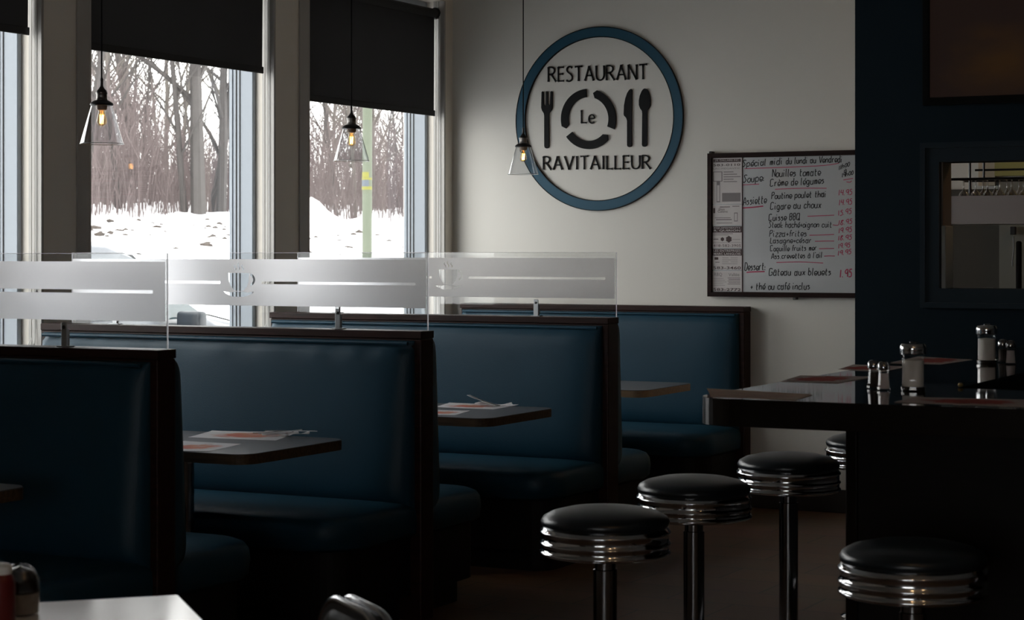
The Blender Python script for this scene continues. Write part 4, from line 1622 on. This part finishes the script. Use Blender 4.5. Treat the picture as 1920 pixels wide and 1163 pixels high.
# ================================================================= TELEVISION ON THE NAVY WALL
p0 = atY(1731, 198, YBLUE - 0.05)
tv = thing('television', (p0.x, YBLUE, p0.z), 'wall-mounted television with black frame and dim brown picture', 'television')
bm = new()
TW, TH = 1.25, 0.72
fr = 0.030
FT = lambda x, z, o: Vector((x, -o, z))
prism(bm, [(0, 0), (TW, 0), (TW, TH), (0, TH)], 0.028, 0.060, FT, [[(fr, fr * 1.1), (TW - fr, fr * 1.1), (TW - fr, TH - fr), (fr, TH - fr)]])
box(bm, 0.01, TW - 0.01, -0.045, -0.004, 0.01, TH - 0.01)
obj('tv_frame', bm, M_cord, tv)
bm = new()
vs = [bm.verts.new(FT(x, z, 0.050)) for x, z in ((fr, fr), (TW - fr, fr), (TW - fr, TH - fr), (fr, TH - fr))]
bm.faces.new(vs)
m, nt, b = nodes_of('television_picture')
tc = nt.nodes.new('ShaderNodeTexCoord')
vm = nt.nodes.new('ShaderNodeVectorMath')
vm.operation = 'DISTANCE'
vm.inputs[1].default_value = (0.27, 0.5, 0.22)
nt.links.new(tc.outputs['Generated'], vm.inputs[0])
n = nt.nodes.new('ShaderNodeTexNoise')
n.inputs['Scale'].default_value = 9
nt.links.new(tc.outputs['Generated'], n.inputs['Vector'])
ad = nt.nodes.new('ShaderNodeMath')
ad.operation = 'MULTIPLY_ADD'
ad.inputs[1].default_value = 0.35
nt.links.new(n.outputs['Fac'], ad.inputs[0])
nt.links.new(vm.outputs['Value'], ad.inputs[2])
r = nt.nodes.new('ShaderNodeValToRGB')
r.color_ramp.elements[0].position = 0.18
r.color_ramp.elements[0].color = (0.026, 0.0125, 0.0045, 1)
r.color_ramp.elements[1].position = 0.45
r.color_ramp.elements[1].color = (0.0125, 0.0070, 0.0055, 1)
nt.links.new(ad.outputs[0], r.inputs[0])
b.inputs['Base Color'].default_value = (0.01, 0.01, 0.01, 1)
b.inputs['Roughness'].default_value = 0.25
b.inputs['Specular IOR Level'].default_value = 0.1
nt.links.new(r.outputs[0], b.inputs['Emission Color'])
b.inputs['Emission Strength'].default_value = 0.7
obj('screen', bm, m, tv)

# ================================================================= BEHIND THE SERVING HATCH
def px_box(name, q, Y, th, m, label, cat, kind=None, grp=None):
    """board-like thing at depth Y spanning photo corners q = (x0, y0, x1, y1)"""
    a = atY(q[0], q[1], Y)
    c = atY(q[2], q[3], Y)
    bm = new()
    box(bm, 0, c.x - a.x, 0, th, 0, a.z - atY(q[0], q[3], Y).z)
    o = obj(name, bm, m, None, (a.x, Y, atY(q[0], q[3], Y).z))
    return tag(o, label, cat, grp, kind)


a = atY(1777, 368, 9.02)
bm = new()
box(bm, 0, 1.6, 0, 0.03, 0, 0.128)
sh = thing('hanging_shelf', (a.x, 9.02, a.z - 0.128), 'white-fronted overhead shelf seen through the serving hatch', 'shelf')
obj('fascia', bm, M_fascia, sh)
bm = new()
box(bm, 0, 1.6, 0.03, 0.34, 0.0, 0.02)
obj('shelf_board', bm, M_fascia, sh)
for sx in (0.05, 1.5):
    bm = new()
    tube(bm, [(sx, 0.2, 0.02), (sx, 0.2, ZC - (a.z - 0.128))], 0.006, 6)
    obj('hanger_rod', bm, M_black, sh)
rk = thing('glass_rack', (a.x, 9.06, a.z + 0.10), 'black metal overhead rack holding upturned wine glasses', 'rack')
bm = new()
for yy, dz in ((0.0, -0.022), (0.25, -0.022)):
    tube(bm, [(0, yy, dz), (1.55, yy, dz)], 0.006, 8)
for q in range(17):
    tube(bm, [(0.02 + q * 0.09, 0.0, -0.022), (0.02 + q * 0.09, 0.25, -0.022)], 0.003, 5)
tube(bm, [(0.09, 0.1, 0.022), (1.55, 0.1, 0.022)], 0.005, 8)
obj('rail', bm, M_black, rk, smooth=True)
for sx in (0.13, 1.3):
    bm = new()
    tube(bm, [(sx, 0.1, -0.022), (sx, 0.1, ZC - a.z - 0.10)], 0.006, 6)
    obj('hanger_rod', bm, M_black, rk)
wg = None
for i in range(15):
    for j in range(2):
        loc = (a.x + 0.045 + i * 0.055 + 0.01 * (j % 2), 9.13 + j * 0.10, a.z + 0.085)
        lab = 'upturned wine glass hanging from the rack in the serving hatch'
        if wg is None:
            wg = thing('wine_glass', loc, lab, 'wine glass', 'wine glasses hanging in the serving hatch')
            bm = new()
            lathe(bm, [(0.030, 0.0), (0.028, -0.002), (0.004, -0.006), (0.003, -0.045), (0.006, -0.055), (0.018, -0.068), (0.025, -0.085), (0.0255, -0.105), (0.022, -0.125)], (0, 0, 0), 20, cap=False)
            obj('glass', bm, M_wineglass, wg, smooth=True, angle=80)
        else:
            dup(wg, loc, lab)
# walls of the service side
bm = new()
xa, xb = atY(1771, 500, 10.7).x, atY(1875, 500, 10.7).x
box(bm, xa - 0.35, xb, 10.70, 10.78, 0.0, 1.80)
struct('wall_service', bm, M_greyserv)
bm = new()
box(bm, -2.73, -2.64, 10.77, 10.80, 1.82, 2.6)
struct('trim_2', bm, M_beige)
bm = new()
box(bm, -2.63, 0.6, 10.72, 10.79, 1.87, 2.8)
struct('trim_3', bm, M_olive)
bm = new()
pp = atY(1910, 452, 10.4)
box(bm, pp.x - 0.012, pp.x + 0.016, 10.38, 10.41, 0, pp.z, 0.01, 2)
tag(obj('broom_handle', bm, M_cord), 'dark upright post behind the serving hatch at the right edge', 'post')
pp = atY(1890, 425, 10.5)
ph = thing('wall_socket', (pp.x, 10.70 + 0.0, pp.z - 0.02), 'small black socket box with dangling cord behind the hatch', 'socket')
ph.location = (pp.x, 10.60, pp.z - 0.02)
bm = new()
box(bm, -0.014, 0.014, 0, 0.03, -0.022, 0.022, 0.003, 1)
obj('box', bm, M_black, ph)
bm = new()
tube(bm, [(0, 0.02, -0.03), (0.004, 0.015, -0.09), (-0.004, 0.015, -0.16), (-0.003, 0.015, -0.19)], 0.003, 6)
obj('cord', bm, M_black, ph)
bm = new()
box(bm, xb + 0.01, 0.4, 10.64, 10.72, 0, 1.86)
struct('trim_4', bm, mat('service_pier_paint', (0.17, 0.17, 0.145), 0.8))
bm = new()
box(bm, HX0 + 0.0005, HX0 + 0.020, YBLUE + 0.01, T - 0.01, HZ0, HZ0 + 0.275, 0.003, 1)
struct('trim_5', bm, mat('pale_post_paint', (0.40, 0.42, 0.40), 0.6))
bm = new()
box(bm, HX0 + 0.0005, HX0 + 0.008, YBLUE + 0.012, T, HZ0 + 0.275, HZ1)
struct('trim_6', bm, mat('hatch_lining', (0.16, 0.13, 0.11), 0.7))
pp = atY(1778, 531, 8.95)
bm = new()
box(bm, 0, 0.16, 0, 0.18, 0, 0.30, 0.008, 2)
tag(obj('napkin_box', bm, M_black, None, (pp.x, 8.98, pp.z - 0.30)), 'low black box standing inside the lower left corner of the hatch', 'box')
bm = new()
box(bm, -2.70, -0.7, 8.86, 9.2, 0.0, 1.0, 0.004, 1)
tag(obj('back_cupboard', bm, M_kick), 'low dark cupboard behind the serving hatch', 'cupboard')
pp.z = pp.z
bpy.data.objects['napkin_box'].location.z = 1.0
# globe lamp that lights the service side
lamp = thing('globe_lamp', (-1.5, 10.0, 2.75), 'warm globe lamp on the service side behind the hatch', 'lamp')
bm = new()
bmesh.ops.create_uvsphere(bm, u_segments=20, v_segments=12, radius=0.09)
obj('globe', bm, mat('warm_globe', (1, 0.8, 0.5), 0.5, emit=(1.0, 0.62, 0.30), estr=26.0), lamp, smooth=True)
bm = new()
tube(bm, [(0, 0, 0.08), (0, 0, ZC - 2.75)], 0.008, 8)
obj('stem', bm, M_black, lamp)

# warm globes over the aisle behind the photographer: their small orange glints sit on the chrome bands
for gx, gy, gl in ((-0.9, 3.0, 'warm globe lamp over the aisle, nearer the bar'), (0.35, 2.2, 'warm globe lamp over the aisle, farther from the bar')):
    dup(lamp, (gx, gy, 2.75), gl, group='warm globe lamps over the aisle', scale=0.7)

# ================================================================= OUTDOORS
def hsn(x, y):
    return 0.5 * (sin(x * 0.9 + 1.3 * sin(y * 0.31)) * cos(y * 0.7 + x * 0.2) + 0.5 * sin(x * 2.3 + y * 1.7))


def ground_z(x, y):
    d = -x
    if d < 12.5:
        return -0.12
    k = min(1.0, (d - 12.5) / 2.5)
    base = -0.12 + 0.75 * k * k * (3 - 2 * k)
    base += 0.118 * max(0, min(d, 33) - 14.5)
    base += 0.14 * hsn(x, y) * k
    if d > 26:
        base += 0.16 * hsn(x * 2.1 + 5, y * 1.3)
    base += 0.5 * math.exp(-((x + 28.3) ** 2 + (y - 43.6) ** 2) / 0.32)
    return base


bm = new()
box(bm, -13.0, XW - 0.275, -60, 120, -0.5, -0.12)
struct('ground_lot', bm, M_lot)
bm = new()
xs = [-12.4 - 0.25 * i for i in range(86)] + [-34 - 2.5 * i for i in range(30)]
ys = [-20 + 1.0 * j for j in range(58)] + [38 + 0.4 * j for j in range(60)] + [62.5 + 1.5 * j for j in range(34)]
g = [[bm.verts.new((x, y, ground_z(x, y))) for y in ys] for x in xs]
for i in range(len(xs) - 1):
    for j in range(len(ys) - 1):
        bm.faces.new((g[i][j], g[i + 1][j], g[i + 1][j + 1], g[i][j + 1]))
tag(obj('snow_bank', bm, M_snow, smooth=True, angle=180), 'bright snow bank rising from the parking lot to the trees', 'snow', kind='stuff')

# dirt clods and dead grass through the snow
bm = new()
rnd = random.Random(11)
for i in range(110):
    x = -rnd.uniform(20, 27)
    y = -x * rnd.uniform(0.6, 0.86) / 0.5 * 0.5 / 0.705 * 1.0
    y = -x / rnd.uniform(0.57, 0.83)
    if rnd.random() > 0.5 and i > 60:
        x2 = -rnd.uniform(23.5, 25.5)
        y = y * x2 / x
        x = x2
    z = ground_z(x, y)
    s = rnd.uniform(0.03, 0.10) * (1.7 if i % 12 == 0 else 0.75)
    vs = bmesh.ops.create_icosphere(bm, subdivisions=1, radius=s)['verts']
    for v in vs:
        v.co = Vector((x + v.co.x * rnd.uniform(0.6, 1.3), y + v.co.y * rnd.uniform(0.8, 2.2), z + v.co.z * rnd.uniform(0.4, 0.8)))
tag(obj('dirt_clods', bm, M_clod), 'brown clods and dead grass poking through the snow bank', 'clods', kind='stuff')


def tree_mesh(bm, h, r, seed, nb=16, spread=0.5, fork=False, twigs=5):
    rnd = random.Random(seed)
    def limb(p, d, L, r0, depth):
        n = 6 if depth == 0 else (4 if depth == 1 else 3)
        pts = [p.copy()]
        rs = [r0]
        q = p.copy()
        dd = d.copy()
        for i in range(n):
            dd = (dd + Vector((rnd.uniform(-1, 1), rnd.uniform(-1, 1), rnd.uniform(-0.3, 0.5))) * (0.07 if depth == 0 else 0.16)).normalized()
            q = q + dd * L / n
            pts.append(q.copy())
            rs.append(max(0.004, r0 * (1 - 0.85 * (i + 1) / n)))
        tube(bm, pts, rs, 6 if depth == 0 and r0 > 0.08 else (4 if depth < 2 else 3), False)
        return pts, rs
    trunk, trs = limb(Vector((0, 0, -0.4)), Vector((rnd.uniform(-.06, .06), rnd.uniform(-.06, .06), 1)).normalized(), h, r, 0)
    def along(pts, rs, t):
        f = t * (len(pts) - 1)
        i = min(int(f), len(pts) - 2)
        return pts[i].lerp(pts[i + 1], f - i), rs[i] + (rs[i + 1] - rs[i]) * (f - i)
    for b in range(nb):
        t = rnd.uniform(0.15, 0.95)
        p, rr = along(trunk, trs, t)
        a = rnd.uniform(0, 2 * pi)
        d = Vector((cos(a) * spread, sin(a) * spread, rnd.uniform(0.5, 1.0))).normalized()
        L = h * rnd.uniform(0.18, 0.42) * (1.1 - 0.6 * t)
        bp, bs = limb(p, d, L, max(0.008, rr * 0.5), 1)
        for w in range(twigs):
            tt = rnd.uniform(0.2, 0.95)
            p2, r2 = along(bp, bs, tt)
            a = rnd.uniform(0, 2 * pi)
            d2 = (d + Vector((cos(a), sin(a), rnd.uniform(-0.1, 0.8))) * 0.7).normalized()
            tp, ts = limb(p2, d2, L * rnd.uniform(0.2, 0.5), max(0.005, r2 * 0.6), 2)


def sky_line(px, X, out=0.0):
    q = atX(px, 470, X)
    return q.x, q.y


variants = []
for v in range(8):
    bm = new()
    tree_mesh(bm, 8.0 + v * 0.3, 0.055 + 0.012 * (v % 4), 100 + v, 16 + v, 0.45 + 0.08 * (v % 3), twigs=6)
    me = bpy.data.meshes.new('slender_tree')
    bm.to_mesh(me)
    bm.free()
    me.materials.append(M_bark2 if v % 2 else M_bark)
    variants.append(me)


def put_tree(me, x, y, rz, sc, label, group=None):
    o = bpy.data.objects.new('bare_tree', me)
    o.location = (x, y, ground_z(x, y))
    o.rotation_euler = (0, 0, rz)
    o.scale = (sc, sc, sc)
    COL.objects.link(o)
    tag(o, label, 'tree', group)
    return o


rnd = random.Random(5)
TG = 'slender bare trees in the winter woods'
for i in range(50):
    if i >= 42:
        px = (40, 95, 470, 510, 545, 800, 850, 900)[i - 42]
    elif i < 24:
        px = rnd.uniform(150, 450)
    elif i < 40:
        px = rnd.uniform(560, 775)
    else:
        px = rnd.uniform(-30, 30)
    X = -rnd.uniform(28.5, 46)
    x, y = sky_line(px, X)
    put_tree(variants[rnd.randrange(8)], x, y, rnd.uniform(0, 6.28), rnd.uniform(0.7, 1.25), 'slender bare tree among the winter woods beyond the snow bank', TG)
# stout trees right of the middle window's centre
big = [(347, -28.6, 0.085, 9.5, 0), (372, -28.3, 0.19, 11, 1), (396, -29, 0.12, 10, 2), (415, -28.4, 0.13, 10.5, 3), (436, -29, 0.09, 10, 4)]
bl = ['tall grey trunk leftmost of the stout trees in the middle window', 'stoutest grey trunk, second of the stout trees in the middle window', 'leaning grey trunk in the middle of the stout tree clump',
      'stout grey trunk fourth from the left in the tree clump', 'stout grey trunk nearest the right frame of the middle window']
for i, (px, X, r, h, s) in enumerate(big):
    bm = new()
    tree_mesh(bm, h, r, 300 + s, 12, 0.6, twigs=6)
    me = bpy.data.meshes.new('stout_tree')
    for v in bm.verts:
        v.co.x += (0.02, -0.02, 0.10, 0.02, -0.03)[i] * v.co.z * 1.0
        v.co.y += (-0.03, -0.02, 0.09, 0.04, 0.03)[i] * v.co.z
    bm.to_mesh(me)
    bm.free()
    me.materials.append(M_bark)
    x, y = sky_line(px, X)
    put_tree(me, x, y, 0, 1, bl[i])

# brush: countless reddish stems
bm = new()
rnd = random.Random(21)
for i in range(5400):
    if i >= 3600:
        px = rnd.choice((rnd.uniform(-700, 150), rnd.uniform(450, 560), rnd.uniform(780, 1250)))
    elif rnd.random() < 0.58:
        px = rnd.uniform(150, 455)
    else:
        px = rnd.uniform(560, 780)
    X = -rnd.uniform(28.5, 40)
    x, y = sky_line(px, X)
    z = ground_z(x, y) - 0.05
    hgt = (0.7 + 2.6 * rnd.random() ** 1.8) * (1.1 if px < 300 or px > 560 else 0.7)
    lx, ly = rnd.uniform(-0.25, 0.25) * hgt, rnd.uniform(-0.25, 0.25) * hgt
    r = rnd.uniform(0.006, 0.014)
    p0_, p1_, p2_ = Vector((x, y, z)), Vector((x + lx * 0.35, y + ly * 0.35, z + hgt * 0.55)), Vector((x + lx, y + ly, z + hgt))
    tube(bm, [p0_, p1_, p2_], [r, r * 0.8, r * 0.35], 3, False)
    for k in range(3):
        t_ = rnd.uniform(0.35, 0.9)
        q = p0_.lerp(p2_, t_)
        L = hgt * rnd.uniform(0.15, 0.35)
        a_ = rnd.uniform(0, 6.28)
        tube(bm, [q, q + Vector((cos(a_) * 0.45 * L, sin(a_) * 0.45 * L, L * 0.9))], [r * 0.6, r * 0.25], 3, False)
tag(obj('brush_thicket', bm, M_brush), 'dense reddish brown brush at the foot of the winter trees', 'brush', kind='stuff')

# pale pole with notices
x, y = sky_line(688, -17.2)
gz = ground_z(x, y)
pole = thing('utility_pole', (x, y, gz - 0.2), 'pale green pole with yellow notices outside the window nearest the sign', 'pole')
bm = new()
tube(bm, [(0, 0, 0), (0.01, 0, 3), (-0.03, 0.0, 8)], [0.082, 0.078, 0.066], 20)
obj('pole_shaft', bm, M_pole, pole, smooth=True)
dirc = Vector((-x, -y, 0)).normalized()


def notice(z0, z1, m, w=0.075, off=0.0, name='notice'):
    bm = new()
    a0 = math.atan2(dirc.y, dirc.x)
    R_ = 0.084 + off
    n = 12
    v0 = [bm.verts.new((R_ * cos(a0 + (-1 + 2 * i / n) * w / R_), R_ * sin(a0 + (-1 + 2 * i / n) * w / R_), z0)) for i in range(n + 1)]
    v1 = [bm.verts.new((R_ * cos(a0 + (-1 + 2 * i / n) * w / R_), R_ * sin(a0 + (-1 + 2 * i / n) * w / R_), z1)) for i in range(n + 1)]
    for i in range(n):
        bm.faces.new((v0[i], v0[i + 1], v1[i + 1], v1[i]))
    return obj(name, bm, m, pole)


zb = lambda py: EYE + (470 - py) * (Vector((x, y, 0)).dot(Vector((-SY, CY, 0)))) / FPX - (gz - 0.2)
notice(zb(333), zb(323), M_yellow, 0.10)
notice(zb(354), zb(335), M_bluegrey, 0.11)
notice(zb(337.5), zb(333.5), M_yellow, 0.11, 0.004)
notice(zb(356), zb(350), M_yellow, 0.11, 0.004)

# parked car, nose pointing away
def car(loc, rz, label):
    t = thing('parked_car', loc, label, 'car', rz=rz)
    # stations along the length (y), nose at +y: (y, z_low, z_belt, z_top, w_belt, w_top)
    st = [(-2.15, 0.45, 0.85, 0.86, 0.70, 0.50), (-2.1, 0.30, 0.98, 1.05, 0.82, 0.62), (-1.7, 0.25, 1.02, 1.45, 0.87, 0.60), (-1.2, 0.22, 1.03, 1.62, 0.89, 0.63), (-0.4, 0.22, 1.03, 1.68, 0.90, 0.65),
          (0.25, 0.22, 1.04, 1.65, 0.90, 0.64), (0.55, 0.22, 1.05, 1.57, 0.90, 0.64), (1.20, 0.22, 1.07, 1.12, 0.89, 0.70), (1.30, 0.25, 1.04, 1.10, 0.88, 0.70), (1.9, 0.28, 0.94, 1.03, 0.84, 0.60), (2.25, 0.32, 0.78, 0.86, 0.76, 0.50), (2.38, 0.40, 0.55, 0.62, 0.62, 0.45)]
    bm = new()
    rings = []
    for y, zl, zb_, zt, wb, wt in st:
        half = [(wb * 0.92, zl), (wb, zl + 0.15), (wb * 1.0, (zl + zb_) / 2), (wb * 0.985, zb_ - 0.03), (wb * 0.96, zb_), (wt + 0.03, zt - 0.05 * (zt - zb_) - 0.015), (wt - 0.04, zt - 0.004), (wt * 0.5, zt + 0.012), (0.0, zt + 0.018)]
        ring = [bm.verts.new((a, y, b)) for a, b in half] + [bm.verts.new((-a, y, b)) for a, b in reversed(half[:-1])]
        rings.append(ring)
    for a, b in zip(rings, rings[1:]):
        for i in range(len(a) - 1):
            bm.faces.new((a[i], a[i + 1], b[i + 1], b[i]))
        bm.faces.new((a[-1], a[0], b[0], b[-1]))
    bm.faces.new(rings[0])
    bm.faces.new(rings[-1])
    obj('body', bm, M_car, t, smooth=True, angle=50)
    def quad(name, pts, m):
        bm = new()
        bm.faces.new([bm.verts.new(p) for p in pts])
        return obj(name, bm, m, t)
    def side(s, i0, i1, e=0.012):
        (ya, _, ba, ta, wa, ua), (yb, _, bb, tb, wb_, ub) = st[i0], st[i1]
        def P(y, b_, t_, w_, u_, f):
            return (s * ((w_ * 0.96) * (1 - f) + (u_ + 0.03) * f + e), y, b_ * (1 - f) + (t_ - 0.02) * f)
        return [P(ya + 0.06, ba, ta, wa, ua, 0.12), P(yb - 0.04, bb, tb, wb_, ub, 0.12), P(yb - 0.04, bb, tb, wb_, ub, 0.86), P(ya + 0.06, ba, ta, wa, ua, 0.86)]
    for s in (-1, 1):
        for i0, i1 in ((2, 3), (3, 4), (4, 6)):
            quad('side_window', side(s, i0, i1), M_carglass)
        quad('side_window', [(s * 0.905, 0.60, 1.09), (s * 0.90, 1.10, 1.10), (s * 0.70, 0.62, 1.44)], M_carglass)
    quad('windshield', [(-0.60, 0.62, 1.56), (0.60, 0.62, 1.56), (0.66, 1.16, 1.165), (-0.66, 1.16, 1.165)], M_carglass)
    for s in (-1, 1):
        bm = new()
        box(bm, s * 1.02 - 0.11, s * 1.02 + 0.11, 0.72, 0.82, 1.00, 1.15, 0.03, 3)
        tag(obj('wing_mirror', bm, mat('mirror_housing', (0.014, 0.020, 0.028), 0.4), t, smooth=True), 'dark wing mirror')
        for y in (-1.35, 1.45):
            bm = new()
            lathe(bm, [(0.001, -0.1), (0.19, -0.1), (0.20, -0.105), (0.33, -0.1), (0.34, -0.06), (0.34, 0.06), (0.33, 0.1), (0.001, 0.1)], (0, 0, 0), 28, Matrix.Translation((s * 0.80, y, 0.34)) @ Matrix.Rotation(pi / 2, 4, 'Y'))
            obj('wheel', bm, M_rubber, t, smooth=True)
        bm = new()
        tube(bm, [(s * 0.62, 1.26, 1.115), (s * 0.60, 1.55, 1.095), (s * 0.52, 2.0, 1.028), (s * 0.46, 2.2, 0.91)], 0.006, 5)
        obj('hood_seam', bm, M_rubber, t)
    return t


car((-9.75, 11.05, -0.12), 0, 'blue grey car parked outside the middle window')
